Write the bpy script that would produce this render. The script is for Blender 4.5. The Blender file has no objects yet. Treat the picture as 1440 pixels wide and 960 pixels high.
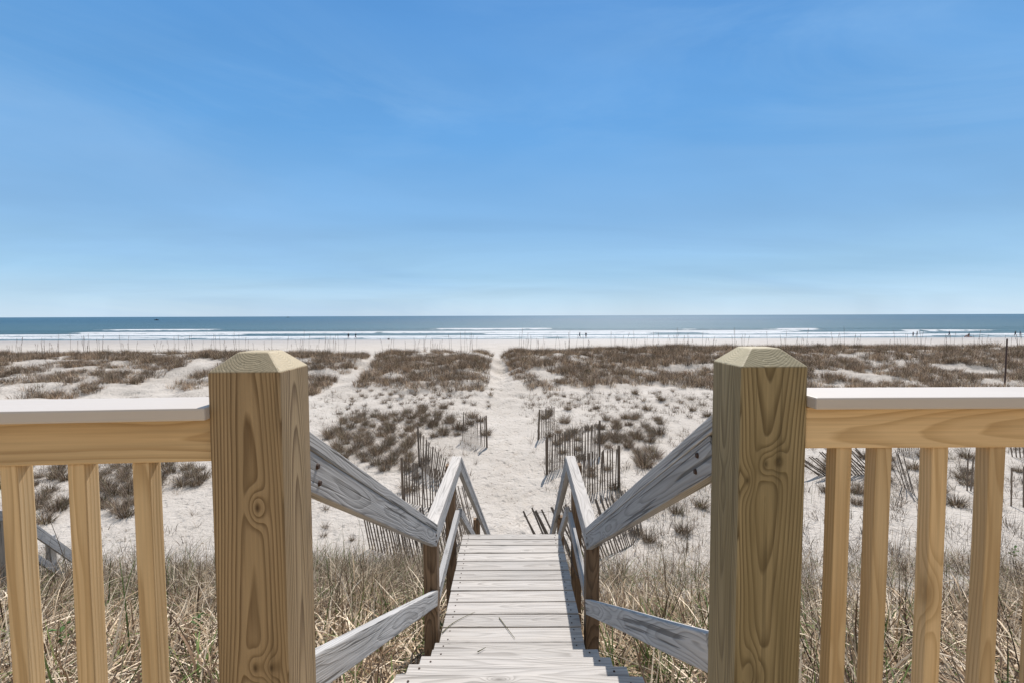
import bpy, bmesh, math, random
import numpy as np
from mathutils import Vector, Matrix, Euler
R = math.radians
random.seed(7); RNG = np.random.default_rng(7)
scene = bpy.context.scene
COL = scene.collection

# ------------------------------------------------------------------ camera, sky, sun
CZ = 6.4                       # eye height above the sea (metres)
PITCH = math.atan(36/680); ROLL = R(0.2)
cam_d = bpy.data.cameras.new('camera'); cam = bpy.data.objects.new('camera', cam_d); COL.objects.link(cam)
cam_d.sensor_width = 36; cam_d.lens = 17.0; cam_d.clip_start = 0.05; cam_d.clip_end = 60000
cam.matrix_world = Matrix.Translation((0, 0, CZ)) @ Matrix.Rotation(math.pi/2-PITCH, 4, 'X') @ Matrix.Rotation(-ROLL, 4, 'Z')
scene.camera = cam

SUN_EL, SUN_AZ = R(50), R(12.5)
SUN_STR, SKY_STR, EXPO = 4.8, 0.12, 0.24
world = bpy.data.worlds.new('World'); scene.world = world; world.use_nodes = True
scene.view_settings.view_transform = 'Standard'; scene.view_settings.look = 'None'
scene.view_settings.exposure = EXPO; scene.view_settings.gamma = 1; scene.view_settings.use_curve_mapping = False

class NT:
    """tiny helper that builds node trees"""
    def __init__(s, tree): s.t = tree; s.n = tree.nodes; s.l = tree.links
    def node(s, typ, ins=None, **kw):
        nd = s.n.new(typ)
        for k, v in kw.items(): setattr(nd, k, v)
        for k, v in (ins or {}).items():
            if isinstance(v, bpy.types.NodeSocket): s.l.new(v, nd.inputs[k])
            else: nd.inputs[k].default_value = v
        return nd
    def m(s, op, a, b=0.0, c=0.0, clamp=False):
        nd = s.n.new('ShaderNodeMath'); nd.operation = op; nd.use_clamp = clamp
        for i, v in enumerate((a, b, c)):
            if isinstance(v, bpy.types.NodeSocket): s.l.new(v, nd.inputs[i])
            else: nd.inputs[i].default_value = v
        return nd.outputs[0]
    def vm(s, op, a, b=(0, 0, 0), scale=None):
        nd = s.n.new('ShaderNodeVectorMath'); nd.operation = op
        for i, v in enumerate((a, b)):
            if isinstance(v, bpy.types.NodeSocket): s.l.new(v, nd.inputs[i])
            else: nd.inputs[i].default_value = v
        if scale is not None:
            if isinstance(scale, bpy.types.NodeSocket): s.l.new(scale, nd.inputs['Scale'])
            else: nd.inputs['Scale'].default_value = scale
        return nd.outputs[0]
    def noise(s, vec, scale, detail=3, rough=0.5, dist=0.0, color=False):
        nd = s.node('ShaderNodeTexNoise', {'Scale': scale, 'Detail': detail, 'Roughness': rough, 'Distortion': dist})
        s.l.new(vec, nd.inputs['Vector'])
        return nd.outputs['Color' if color else 'Fac']
    def ramp(s, fac, stops, interp='LINEAR'):
        nd = s.n.new('ShaderNodeValToRGB'); nd.color_ramp.interpolation = interp
        s.l.new(fac, nd.inputs[0]); e = nd.color_ramp.elements
        while len(e) < len(stops): e.new(0.5)
        for el, (p, c) in zip(e, stops):
            el.position = p; el.color = (c, c, c, 1) if isinstance(c, (int, float)) else (*c, 1)
        return nd.outputs[0]
    def mix(s, fac, a, b, mode='MIX'):
        nd = s.n.new('ShaderNodeMix'); nd.data_type = 'RGBA'; nd.blend_type = mode
        for i, v in ((0, fac), (6, a), (7, b)):
            if isinstance(v, bpy.types.NodeSocket): s.l.new(v, nd.inputs[i])
            else: nd.inputs[i].default_value = v if i == 0 else ((*v, 1) if len(v) == 3 else v)
        return nd.outputs[2]
    def xyz(s, v):
        nd = s.n.new('ShaderNodeSeparateXYZ'); s.l.new(v, nd.inputs[0]); return nd.outputs
    def comb(s, x, y, z):
        nd = s.n.new('ShaderNodeCombineXYZ')
        for i, v in enumerate((x, y, z)):
            if isinstance(v, bpy.types.NodeSocket): s.l.new(v, nd.inputs[i])
            else: nd.inputs[i].default_value = v
        return nd.outputs[0]

# world
w = NT(world.node_tree); bg = world.node_tree.nodes['Background']
sky = w.node('ShaderNodeTexSky', sky_type='NISHITA', sun_disc=False, sun_elevation=SUN_EL, sun_rotation=SUN_AZ,
             altitude=0, air_density=1.0, dust_density=0.2, ozone_density=1.5)
tc = w.node('ShaderNodeTexCoord')
x, y, z = w.xyz(tc.outputs['Generated'])
zz = w.m('MAXIMUM', z, 0.03)
pv = w.comb(w.m('DIVIDE', x, w.m('ADD', zz, 0.12)), w.m('MULTIPLY', w.m('DIVIDE', y, w.m('ADD', zz, 0.12)), 2.2), 0.0)
rot = w.comb(w.m('ADD', x, w.m('MULTIPLY', z, -1.6)), w.m('ADD', w.m('MULTIPLY', z, 5.0), w.m('MULTIPLY', x, 0.9)), 0.0)
c1 = w.noise(rot, 1.25, 6, 0.62, 0.7)
c2 = w.noise(rot, 0.7, 2, 0.5, 0.0)
cl = w.m('MULTIPLY', w.ramp(c1, [(0.42, 0.0), (0.72, 1.0)]), w.ramp(c2, [(0.4, 0.15), (0.65, 1.0)]))
K = 1/(SKY_STR*2**EXPO)
grad = w.ramp(w.m('DIVIDE', z, 0.6), [(0.0, (0.58, 0.74, 0.89)), (0.05, (0.48, 0.685, 0.87)), (0.13, (0.355, 0.60, 0.84)), (0.30, (0.235, 0.48, 0.80)), (0.55, (0.138, 0.385, 0.765)), (0.88, (0.098, 0.315, 0.71)), (1.0, (0.088, 0.285, 0.67))])
grad = w.vm('SCALE', grad, scale=K)
grad = w.mix(w.ramp(z, [(0.55, 0.0), (0.85, 1.0)]), grad, tuple(v*K for v in (0.42, 0.50, 0.62)))     # unseen upper sky made paler and brighter as added fill light
landward_fill = w.ramp(w.m('MULTIPLY', y, -1.0), [(0.05, 0.0), (0.5, 1.0)])
grad = w.mix(landward_fill, grad, tuple(v*K for v in (0.56, 0.55, 0.53)))                                # warm fill added behind the camera to brighten wood facing it
blend = w.ramp(z, [(0.55, 0.94), (0.95, 0.8)])
skyc = w.mix(blend, sky.outputs[0], grad)
skyc = w.mix(w.m('MULTIPLY', cl, 0.75), skyc, tuple(v*K for v in (0.29, 0.52, 0.84)))
dk = w.ramp(w.noise(pv, 0.32, 4, 0.55, 0.4), [(0.3, 0.90), (0.7, 1.06)])
skyc = w.vm('MULTIPLY', skyc, dk)
w.l.new(skyc, bg.inputs[0]); bg.inputs[1].default_value = SKY_STR

sd = bpy.data.lights.new('sun', 'SUN'); sd.energy = SUN_STR; sd.angle = R(0.53); sd.color = (1.0, 0.95, 0.90)
sun = bpy.data.objects.new('sun', sd); COL.objects.link(sun)
sdir = Vector((math.cos(SUN_EL)*math.sin(SUN_AZ), math.cos(SUN_EL)*math.cos(SUN_AZ), math.sin(SUN_EL)))
sun.rotation_euler = sdir.to_track_quat('Z', 'Y').to_euler(); sun.location = (0, 0, 30)

# ------------------------------------------------------------------ object helpers
def tag(o, label=None, cat=None, group=None, kind=None):
    if label: o['label'] = label
    if cat: o['category'] = cat
    if group: o['group'] = group
    if kind: o['kind'] = kind
    return o
def link_mesh(name, me, mat, parent=None):
    o = bpy.data.objects.new(name, me); COL.objects.link(o)
    if mat and not me.materials: me.materials.append(mat)
    if parent: o.parent = parent
    return o
def empty(name, loc):
    o = bpy.data.objects.new(name, None); COL.objects.link(o); o.location = loc; o.empty_display_size = 0.2
    return o
def place(o, M, root):
    """world matrix M for a child of root (root carries a translation only)"""
    if root: o.parent = root; o.matrix_local = Matrix.Translation(-root.location) @ M
    else: o.matrix_world = M
def np_mesh(name, V, F, mat=None, smooth=False, **attrs):
    """V (n,3), F list of arrays with equal-length faces"""
    me = bpy.data.meshes.new(name)
    V = np.asarray(V, dtype=np.float32)
    me.vertices.add(len(V)); me.vertices.foreach_set('co', V.ravel())
    F = [np.asarray(f, dtype=np.int32) for f in F]
    nl = sum(f.size for f in F); nf = sum(len(f) for f in F)
    me.loops.add(nl); me.loops.foreach_set('vertex_index', np.concatenate([f.ravel() for f in F]))
    me.polygons.add(nf)
    tot = np.concatenate([np.full(len(f), f.shape[1], dtype=np.int32) for f in F])
    st = np.concatenate([[0], np.cumsum(tot)[:-1]]).astype(np.int32)
    me.polygons.foreach_set('loop_start', st)
    me.polygons.foreach_set('loop_total', tot)
    me.update(calc_edges=True)
    if smooth: me.polygons.foreach_set('use_smooth', np.ones(nf, dtype=bool))
    for k, a in attrs.items():
        a = np.asarray(a, dtype=np.float32)
        if a.ndim == 1:
            at = me.attributes.new(k, 'FLOAT', 'POINT'); at.data.foreach_set('value', a)
        else:
            at = me.attributes.new(k, 'FLOAT_COLOR', 'POINT')
            at.data.foreach_set('color', np.hstack([a, np.ones((len(a), 1), dtype=np.float32)]).ravel())
    me.validate()
    if mat: me.materials.append(mat)
    return me
def box_bm(bm, c, s):
    r = bmesh.ops.create_cube(bm, size=1.0)
    for v in r['verts']: v.co = Vector((v.co.x*s[0]+c[0], v.co.y*s[1]+c[1], v.co.z*s[2]+c[2]))
    return r['verts']
_bc = {}
def board_mesh(L, W, T, bev=0.003, mat=None, warp=0.0):
    """a plank: local x along the grain, y width, z thickness; origin at its centre"""
    key = (round(L, 4), round(W, 4), round(T, 4), bev, mat.name if mat else '', warp)
    if warp == 0 and key in _bc: return _bc[key]
    bm = bmesh.new(); box_bm(bm, (0, 0, 0), (L, W, T))
    if bev: bmesh.ops.bevel(bm, geom=list(bm.edges), offset=bev, segments=2, profile=0.6, affect='EDGES')
    if warp:
        for k in range(1, 5):
            xk = -L/2 + L*k/5
            bmesh.ops.bisect_plane(bm, geom=bm.verts[:]+bm.edges[:]+bm.faces[:], plane_co=(xk, 0, 0), plane_no=(1, 0, 0))
        a = [random.uniform(-1, 1)*warp for _ in range(6)]
        for v in bm.verts:
            t = (v.co.x/L+0.5); i = min(4, max(0, int(t*5))); f = t*5-i
            v.co.y += (a[i]*(1-f)+a[i+1]*f)
            v.co.z += v.co.y*a[0]*3 + a[2]*0.4*math.sin(t*4)
    me = bpy.data.meshes.new('board'); bm.to_mesh(me); bm.free()
    if mat: me.materials.append(mat)
    if warp == 0: _bc[key] = me
    return me
def board(name, p0, p1, W, T, mat, parent=None, up=(0, 0, 1), bev=0.003, warp=0.0, cut=None):
    """plank whose centre line runs p0 -> p1; thickness axis lies nearest to 'up'. cut = plumb-cut slope"""
    p0, p1 = Vector(p0), Vector(p1); d = p1-p0; L = d.length; ex = d.normalized()
    ez = Vector(up) - ex*ex.dot(Vector(up)); ez.normalize(); ey = ez.cross(ex)
    me = board_mesh(L, W, T, bev, mat, warp)
    M = Matrix.Translation((p0+p1)/2) @ Matrix((ex, ey, ez)).transposed().to_4x4()
    o = link_mesh(name, me, None)
    place(o, M, parent)
    return o

# ------------------------------------------------------------------ noise in numpy
def _hash(ix, iy, s):
    n = (ix.astype(np.int64)*374761393 + iy.astype(np.int64)*668265263 + s*1442695041) & 0xffffffff
    n = ((n ^ (n >> 13))*1274126177) & 0xffffffff
    return ((n ^ (n >> 16)) & 0xffff)/65535.0
def vnoise(x, y, s=0):
    x = np.asarray(x, float); y = np.asarray(y, float)
    ix, iy = np.floor(x), np.floor(y); fx, fy = x-ix, y-iy
    fx, fy = fx*fx*(3-2*fx), fy*fy*(3-2*fy)
    a, b = _hash(ix, iy, s), _hash(ix+1, iy, s); c, d = _hash(ix, iy+1, s), _hash(ix+1, iy+1, s)
    return (a*(1-fx)+b*fx)*(1-fy)+(c*(1-fx)+d*fx)*fy
def fbm(x, y, o=4, s=0):
    r = 0; a = 0.5
    for k in range(o): r = r+a*(vnoise(x, y, s+k)-0.5); x = x*2.03+7.1; y = y*2.03+3.7; a *= 0.5
    return r
def sstep(a, b, v):
    t = np.clip((v-a)/(b-a), 0, 1); return t*t*(3-2*t)

# ------------------------------------------------------------------ terrain
def path_x(Y): return np.interp(Y, [0, 9, 20, 30, 40, 50, 62], [0.15, 0.2, -0.35, -0.7, -1.0, -1.3, -1.6])
def depth(X, Y):
    """ground depth below the eye"""
    X = np.asarray(X, float); Y = np.asarray(Y, float)
    h = np.interp(Y, [-80, 2.6, 9.6, 11, 22, 33], [2.5, 2.5, 5.12, 5.2, 5.3, 5.35])
    h = h + 0.10*np.exp(-((Y-3)/1.5)**2)*0
    # foredune ridge
    Yc = 50+1.6*np.sin(X*0.07)+1.5*fbm(X*0.06, Y*0, 2, 5)
    hc = np.interp(X, [-60, -20, 0, 20, 60], [3.98, 3.95, 3.85, 3.72, 3.6]) + 0.35*fbm(X*0.16, X*0, 3, 9)
    front = sstep(0, 1, (Y-33)/(Yc-33)); back = sstep(0, 1, (Y-Yc)/(13.0))
    h = np.where(Y > 33, 5.35*(1-front)+hc*front, h)
    beach = np.interp(Y, [60, 90, 134, 160, 220, 3000], [5.75, 6.1, 6.4, 6.75, 8.2, 40])
    h = np.where(Y > Yc, hc*(1-back)+beach*back, h)
    # notches where the paths cross the ridge
    win = sstep(34, 44, Y)*(1-sstep(58, 66, Y))
    h = h + win*0.72*np.exp(-((X-path_x(Y))/1.15)**2)
    gx = np.interp(Y, [30, 52], [-13.2, -14.2])
    h = h + win*0.42*np.exp(-((X-gx)/1.2)**2)
    # undulation
    far = sstep(20, 34, Y)*(1-sstep(60, 75, Y))
    h = h + far*(0.75*fbm(X*0.22, Y*0.3, 4, 21)+0.5*fbm(X*0.7, Y*0.8, 3, 22)) + 0.22*fbm(X*0.35, Y*0.35, 3, 31)*sstep(3, 9, Y)*(1-sstep(60, 80, Y))
    near = np.abs(X-0.1) > 1.2
    h = h + 0.10*fbm(X*1.3, Y*1.3, 3, 41)*(1-sstep(40, 60, Y))
    # the path is trodden a little lower
    on = np.exp(-((X-path_x(Y))/1.3)**4)*sstep(8, 11, Y)*(1-sstep(40, 55, Y))
    h = h + on*(0.06+0.05*fbm(X*3.1, Y*3.1, 3, 51))
    return h
def gz(X, Y): return CZ-depth(X, Y)
def ray(px, py):
    x = (px-720)/680; y = -(py-480)/680; c, s = math.cos(ROLL), math.sin(ROLL); x, y = x*c+y*s, -x*s+y*c
    return np.array([x, math.cos(PITCH)+y*math.sin(PITCH), y*math.cos(PITCH)-math.sin(PITCH)])
def at(px, py, Y):
    v = ray(px, py); return Vector((v[0]/v[1]*Y, Y, CZ+v[2]/v[1]*Y))
def ground(px, py):
    v = ray(px, py); Ys = np.concatenate([np.arange(2.5, 60, 0.05), np.arange(60, 160, 0.5)])
    Xs = v[0]/v[1]*Ys; hz = -v[2]/v[1]*Ys
    k = np.argmax(hz >= depth(Xs, Ys))
    return Vector((Xs[k], Ys[k], float(gz(Xs[k], Ys[k]))))
def pix(X, Y, Z):
    """picture position of world points (arrays)"""
    z = Z-CZ; cy = Y*math.cos(PITCH)-z*math.sin(PITCH); cz = Y*math.sin(PITCH)+z*math.cos(PITCH)
    px = X/cy; py = cz/cy; c, s = math.cos(ROLL), math.sin(ROLL)
    return 720+680*(px*c-py*s), 480-680*(px*s+py*c)

# ------------------------------------------------------------------ materials
def new_mat(name):
    m = bpy.data.materials.new(name); m.use_nodes = True
    t = NT(m.node_tree); b = m.node_tree.nodes['Principled BSDF']
    return m, t, b
def principled(t, b, color, rough=0.8, normal=None, spec=0.3):
    for k, v in (('Base Color', color), ('Roughness', rough), ('Normal', normal)):
        if v is None: continue
        if isinstance(v, bpy.types.NodeSocket): t.l.new(v, b.inputs[k])
        else: b.inputs[k].default_value = (*v, 1) if k == 'Base Color' else v
    b.inputs['Specular IOR Level'].default_value = spec
def wood(name, light, mid, dark, rings=150.0, knot=1.0, contrast=1.0, cracks=0.0, patch=0.3, rough=0.7, bump=0.25, pith=0.05,
         patchcol=None, knot_scale=1.6, spec=0.25, seed=0.0, wild=1.0, spots=(), taper=0.0, soft=0.35, sunlit_tip=None):
    m, t, b = new_mat(name)
    tc = t.node('ShaderNodeTexCoord'); oi = t.node('ShaderNodeObjectInfo')
    rnd = t.m('ADD', oi.outputs['Random'], seed)
    co = tc.outputs['Object']
    off = t.comb(t.m('MULTIPLY', rnd, 37.0), t.m('MULTIPLY', rnd, 3.1), t.m('MULTIPLY', rnd, 5.3))
    p = t.vm('ADD', co, off)
    x, y, z = t.xyz(co); px_, _, _ = t.xyz(p)
    # the heart of the log wanders along the board
    n1 = t.noise(t.comb(t.m('MULTIPLY', px_, 0.9), t.m('MULTIPLY', rnd, 9.0), 0.0), 1.0, 2, 0.5)
    n2 = t.noise(t.comb(t.m('MULTIPLY', px_, 0.8), 4.0, t.m('MULTIPLY', rnd, 11.0)), 1.0, 2, 0.5)
    yy = t.m('ADD', y, t.m('MULTIPLY', t.m('SUBTRACT', n1, 0.5), 0.22*wild))
    z2 = t.m('ADD', z, t.m('ADD', t.m('MULTIPLY', t.m('SUBTRACT', n2, 0.5), 0.16*wild), pith))
    r = t.m('ADD', t.m('SQRT', t.m('ADD', t.m('MULTIPLY', yy, yy), t.m('MULTIPLY', z2, z2))), t.m('MULTIPLY', x, taper))
    st = t.vm('MULTIPLY', p, (1.0, 9.0, 9.0))
    wob = t.m('MULTIPLY', t.m('SUBTRACT', t.noise(st, 1.3, 3, 0.55), 0.5), 0.028*wild)
    kv = t.node('ShaderNodeTexVoronoi', {'Scale': knot_scale, 'Randomness': 1.0}); t.l.new(t.vm('MULTIPLY', p, (1.0, 3.2, 3.2)), kv.inputs['Vector'])
    kd = kv.outputs['Distance']
    kn = t.m('POWER', 2.718, t.m('MULTIPLY', t.m('MULTIPLY', kd, kd), -70.0))
    r = t.m('ADD', t.m('ADD', r, wob), t.m('MULTIPLY', kn, 0.035*knot))
    core = 0.0
    for sx_, sz_, amp in spots:
        dx_ = t.m('SUBTRACT', x, sx_); dz_ = t.m('SUBTRACT', z, sz_)
        q = t.m('ADD', t.m('MULTIPLY', dx_, dx_), t.m('MULTIPLY', t.m('MULTIPLY', dz_, dz_), 4.0))
        r = t.m('ADD', r, t.m('MULTIPLY', t.m('POWER', 2.718, t.m('MULTIPLY', q, -900.0)), amp))
        core = t.m('ADD', core, t.m('POWER', 2.718, t.m('MULTIPLY', q, -14000.0)))
    fr = t.m('FRACT', t.m('MULTIPLY', r, rings))
    ring = t.ramp(fr, [(0.0, 0.0), (0.45, 0.12*contrast), (0.78, 0.75*contrast), (0.9, 0.9*contrast), (1.0, 0.0)])
    ring = t.m('MULTIPLY', ring, t.m('ADD', 1.0-soft, t.m('MULTIPLY', t.noise(t.vm('MULTIPLY', p, (2.5, 40.0, 40.0)), 1.0, 3, 0.6), soft*2)), 0.0, True)
    fib = t.noise(t.vm('MULTIPLY', p, (3.0, 170.0, 170.0)), 1.0, 3, 0.6)
    pat = t.noise(t.vm('MULTIPLY', p, (1.1, 9.0, 9.0)), 1.5, 3, 0.6)
    c = t.mix(ring, light, dark)
    c = t.mix(t.m('MULTIPLY', t.ramp(pat, [(0.38, 0.0), (0.68, 1.0)]), patch), c, patchcol or mid)
    c = t.mix(0.55, c, t.ramp(fib, [(0.25, 0.55), (0.75, 1.0)]), 'MULTIPLY')
    c = t.mix(t.m('MULTIPLY', t.m('POWER', kn, 3.0), min(1.0, 0.9*knot)), c, tuple(v*0.55 for v in dark))
    if spots: c = t.mix(t.m('MULTIPLY', core, 0.8, 0.0, True), c, tuple(v*0.45 for v in dark))
    hgt = t.m('ADD', t.m('MULTIPLY', ring, -0.5), t.m('MULTIPLY', fib, 0.7))
    if cracks:
        cn = t.noise(t.vm('MULTIPLY', p, (1.6, 75.0, 75.0)), 1.0, 2, 0.5, 0.3)
        cm = t.ramp(cn, [(0.58, 0.0), (0.65, 1.0)])
        c = t.mix(t.m('MULTIPLY', cm, cracks), c, tuple(v*0.35 for v in dark))
        hgt = t.m('SUBTRACT', hgt, t.m('MULTIPLY', cm, 1.5*cracks))
    if sunlit_tip:          # sunlight on the bevelled post top, put in as a paler colour
        c = t.mix(t.m('MULTIPLY', t.m('GREATER_THAN', x, 0.0), 0.55), c, sunlit_tip)
    # every plank a little different
    hv = t.node('ShaderNodeHueSaturation', {'Saturation': 1.0, 'Fac': 1.0, 'Value': t.m('ADD', 0.86, t.m('MULTIPLY', oi.outputs['Random'], 0.26)), 'Color': c})
    bp = t.node('ShaderNodeBump', {'Strength': bump, 'Distance': 0.004, 'Height': hgt})
    principled(t, b, hv.outputs[0], rough, bp.outputs[0], spec)
    return m
M_POST = wood('treated pine post', (0.42, 0.305, 0.175), (0.27, 0.19, 0.09), (0.115, 0.065, 0.028), rings=235, knot=0.4, contrast=0.95, cracks=0.35, taper=0.028, soft=0.7, sunlit_tip=(0.56, 0.48, 0.32), patch=0.5, rough=0.62, patchcol=(0.29, 0.205, 0.105), knot_scale=1.9, pith=0.004, wild=0.28, spots=((-0.27, -0.018, 0.014), (-0.60, -0.004, 0.012), (-0.60, -0.036, 0.012)))
M_POST2 = wood('greenish treated pine post', (0.35, 0.275, 0.15), (0.2, 0.16, 0.075), (0.10, 0.068, 0.03), rings=215, knot=0.4, contrast=0.95, cracks=0.35, taper=-0.03, soft=0.7, sunlit_tip=(0.56, 0.49, 0.33), patch=0.85, rough=0.62, patchcol=(0.19, 0.145, 0.07), knot_scale=1.9, seed=0.37, pith=-0.006, wild=0.3, spots=((-0.205, 0.014, 0.014), (-0.20, -0.012, 0.014), (-0.24, 0.052, 0.010)))
M_PINE = wood('new pine', (0.73, 0.54, 0.31), (0.58, 0.40, 0.21), (0.43, 0.275, 0.125), rings=125, knot=0.9, contrast=0.7, soft=0.5, wild=0.7, patch=0.4, rough=0.6, bump=0.1, patchcol=(0.55, 0.36, 0.17), knot_scale=1.5)
M_GREY = wood('weathered grey wood', (0.50, 0.485, 0.47), (0.36, 0.35, 0.335), (0.19, 0.18, 0.17), rings=150, knot=1.0, contrast=0.7, cracks=0.75, wild=0.65, soft=0.6, patch=0.6, rough=0.85, bump=0.5, patchcol=(0.36, 0.345, 0.325), knot_scale=1.7)
M_BROWN = wood('weathered brown wood', (0.32, 0.215, 0.135), (0.2, 0.15, 0.1), (0.10, 0.065, 0.04), rings=130, knot=0.8, contrast=0.9, cracks=0.4, patch=0.5, rough=0.85, bump=0.5, patchcol=(0.15, 0.115, 0.085))
M_TREAD = wood('bleached tread wood', (0.56, 0.52, 0.475), (0.46, 0.42, 0.38), (0.30, 0.27, 0.24), rings=120, knot=1.1, contrast=0.75, cracks=0.4, wild=0.7, soft=0.6, patch=0.55, rough=0.85, bump=0.4, patchcol=(0.47, 0.445, 0.42), knot_scale=2.4)
M_SLAT = wood('fence slat wood', (0.22, 0.18, 0.145), (0.15, 0.12, 0.095), (0.09, 0.07, 0.055), rings=120, knot=0.2, contrast=0.6, patch=0.5, rough=0.9, bump=0.2)

def composite():
    m, t, b = new_mat('pale composite cap')
    co = t.node('ShaderNodeTexCoord').outputs['Object']
    n = t.noise(t.vm('MULTIPLY', co, (4, 90, 90)), 1.0, 4, 0.6)
    n2 = t.noise(co, 3.0, 4, 0.6)
    c = t.mix(t.m('MULTIPLY', n, 0.5), (0.56, 0.51, 0.46), (0.43, 0.385, 0.345))
    c = t.mix(t.ramp(n2, [(0.55, 0.0), (0.8, 0.25)]), c, (0.40, 0.36, 0.32))
    bp = t.node('ShaderNodeBump', {'Strength': 0.15, 'Distance': 0.002, 'Height': n})
    principled(t, b, c, 0.55, bp.outputs[0], 0.35); return m
M_CAP = composite()

def sand():
    m, t, b = new_mat('dune sand')
    geo = t.node('ShaderNodeNewGeometry'); co = geo.outputs['Position']
    X, Y, Z = t.xyz(co)
    big = t.noise(co, 0.35, 5, 0.6); med = t.noise(co, 2.2, 5, 0.65); fine = t.noise(co, 45.0, 3, 0.7)
    c = t.mix(t.ramp(big, [(0.35, 0.0), (0.7, 1.0)]), (0.545, 0.497, 0.442), (0.455, 0.408, 0.355))
    c = t.mix(t.m('MULTIPLY', t.ramp(med, [(0.5, 0.0), (0.75, 1.0)]), 0.35), c, (0.44, 0.39, 0.345))
    c = t.mix(0.35, c, t.ramp(fine, [(0.3, 0.6), (0.65, 1.0)]), 'MULTIPLY')
    # bits of dead stalk and shell lying about
    vo = t.node('ShaderNodeTexVoronoi', {'Scale': 6.0}); t.l.new(t.vm('ADD', co, t.vm('SCALE', t.noise(co, 3.0, 2, 0.5, 0, True), scale=0.5)), vo.inputs['Vector'])
    fl = t.m('MULTIPLY', t.m('LESS_THAN', vo.outputs['Distance'], 0.17), t.m('GREATER_THAN', t.noise(co, 0.7, 3, 0.6), 0.52))
    fl = t.m('MULTIPLY', fl, t.m('LESS_THAN', Y, 62.0))
    c = t.mix(t.m('MULTIPLY', fl, 0.7), c, (0.14, 0.10, 0.07))
    lit = t.node('ShaderNodeAttribute', attribute_name='litter').outputs['Fac']
    lit = t.m('MULTIPLY', lit, t.ramp(t.noise(co, 9.0, 4, 0.7), [(0.35, 0.35), (0.6, 1.0)]))
    c = t.mix(t.m('MULTIPLY', lit, 0.95), c, (0.11, 0.08, 0.055))  # dead-grass litter, darkened further to paint in shade between the blades
    # wet sand by the water line
    wet = t.m('MULTIPLY', t.m('GREATER_THAN', Y, 80.0), t.ramp(t.m('ADD', t.m('MULTIPLY', Z, -1.0), 0.30), [(0.0, 0.0), (0.35, 1.0)]))
    c = t.mix(t.m('MULTIPLY', wet, 0.75), c, (0.27, 0.25, 0.24))
    rough = t.m('SUBTRACT', 0.92, t.m('MULTIPLY', wet, 0.55))
    # footprints and ripples
    sc = t.vm('MULTIPLY', co, (1.0, 0.7, 1.0))
    fp = t.node('ShaderNodeTexVoronoi', {'Scale': 4.2, 'Randomness': 1.0}, feature='SMOOTH_F1'); t.l.new(t.vm('ADD', sc, t.vm('SCALE', t.noise(co, 5.0, 2, 0.5, 0, True), scale=0.12)), fp.inputs['Vector'])
    hgt = t.m('ADD', t.m('MULTIPLY', t.ramp(fp.outputs['Distance'], [(0.0, 0.0), (0.35, 1.0)]), 0.6), t.m('ADD', t.m('MULTIPLY', med, 0.9), t.m('ADD', t.m('MULTIPLY', fine, 0.16), t.m('MULTIPLY', t.noise(co, 11.0, 3, 0.6), 0.55))))
    bp = t.node('ShaderNodeBump', {'Strength': 1.0, 'Distance': 0.09, 'Height': hgt})
    principled(t, b, c, rough, bp.outputs[0], 0.2); return m
M_SAND = sand()

def grass_mat(name, dirt=0.0):
    m, t, b = new_mat(name)
    a = t.node('ShaderNodeAttribute', attribute_name='tint')
    oi = t.node('ShaderNodeObjectInfo')
    hv = t.node('ShaderNodeHueSaturation', {'Value': t.m('ADD', 0.8, t.m('MULTIPLY', oi.outputs['Random'], 0.4)), 'Color': a.outputs['Color']})
    principled(t, b, hv.outputs[0], 0.75, None, 0.25)
    tr = t.node('ShaderNodeBsdfTranslucent', {'Color': hv.outputs[0]})
    mx = t.node('ShaderNodeMixShader', {0: 0.2}); t.l.new(b.outputs[0], mx.inputs[1]); t.l.new(tr.outputs[0], mx.inputs[2])
    t.l.new(mx.outputs[0], m.node_tree.nodes['Material Output'].inputs[0]); return m
M_GRASS = grass_mat('dune grass')

def water():
    m, t, b = new_mat('sea water')
    geo = t.node('ShaderNodeNewGeometry'); co = geo.outputs['Position']; X, Y, Z = t.xyz(co)
    foam = t.node('ShaderNodeAttribute', attribute_name='foam').outputs['Fac']
    st = t.vm('MULTIPLY', co, (0.0016, 0.006, 1.0)); band = t.noise(st, 1.0, 5, 0.6)
    c = t.mix(t.ramp(band, [(0.35, 0.0), (0.65, 1.0)]), (0.024, 0.075, 0.118), (0.046, 0.115, 0.165))
    shal = t.ramp(t.m('DIVIDE', t.m('SUBTRACT', Y, 130.0), 500.0), [(0.0, 1.0), (1.0, 0.0)])
    c = t.mix(t.m('MULTIPLY', shal, 0.55), c, (0.085, 0.16, 0.17))
    fn = t.noise(t.vm('MULTIPLY', co, (0.22, 0.8, 1.0)), 1.0, 6, 0.75)
    fm = t.ramp(t.m('ADD', foam, t.m('MULTIPLY', t.m('SUBTRACT', fn, 0.5), 1.5)), [(0.42, 0.0), (0.70, 1.0)])
    c = t.mix(fm, c, (0.66, 0.68, 0.70))
    rough = t.m('ADD', 0.42, t.m('MULTIPLY', fm, 0.5))
    h = t.m('ADD', t.noise(t.vm('MULTIPLY', co, (0.12, 0.5, 1)), 1.0, 6, 0.7), t.noise(t.vm('MULTIPLY', co, (1.0, 2.4, 1)), 1.0, 3, 0.6))
    bp = t.node('ShaderNodeBump', {'Strength': 0.9, 'Distance': 0.6, 'Height': h})
    principled(t, b, c, rough, bp.outputs[0], 0.14); return m
M_WATER = water()
def plain(name, col, rough=0.7, var=0.25, scale=8.0):
    m, t, b = new_mat(name); co = t.node('ShaderNodeTexCoord').outputs['Object']
    n = t.noise(co, scale, 4, 0.6); c = t.mix(n, tuple(v*(1-var) for v in col), tuple(min(1, v*(1+var)) for v in col))
    principled(t, b, c, rough); return m

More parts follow.
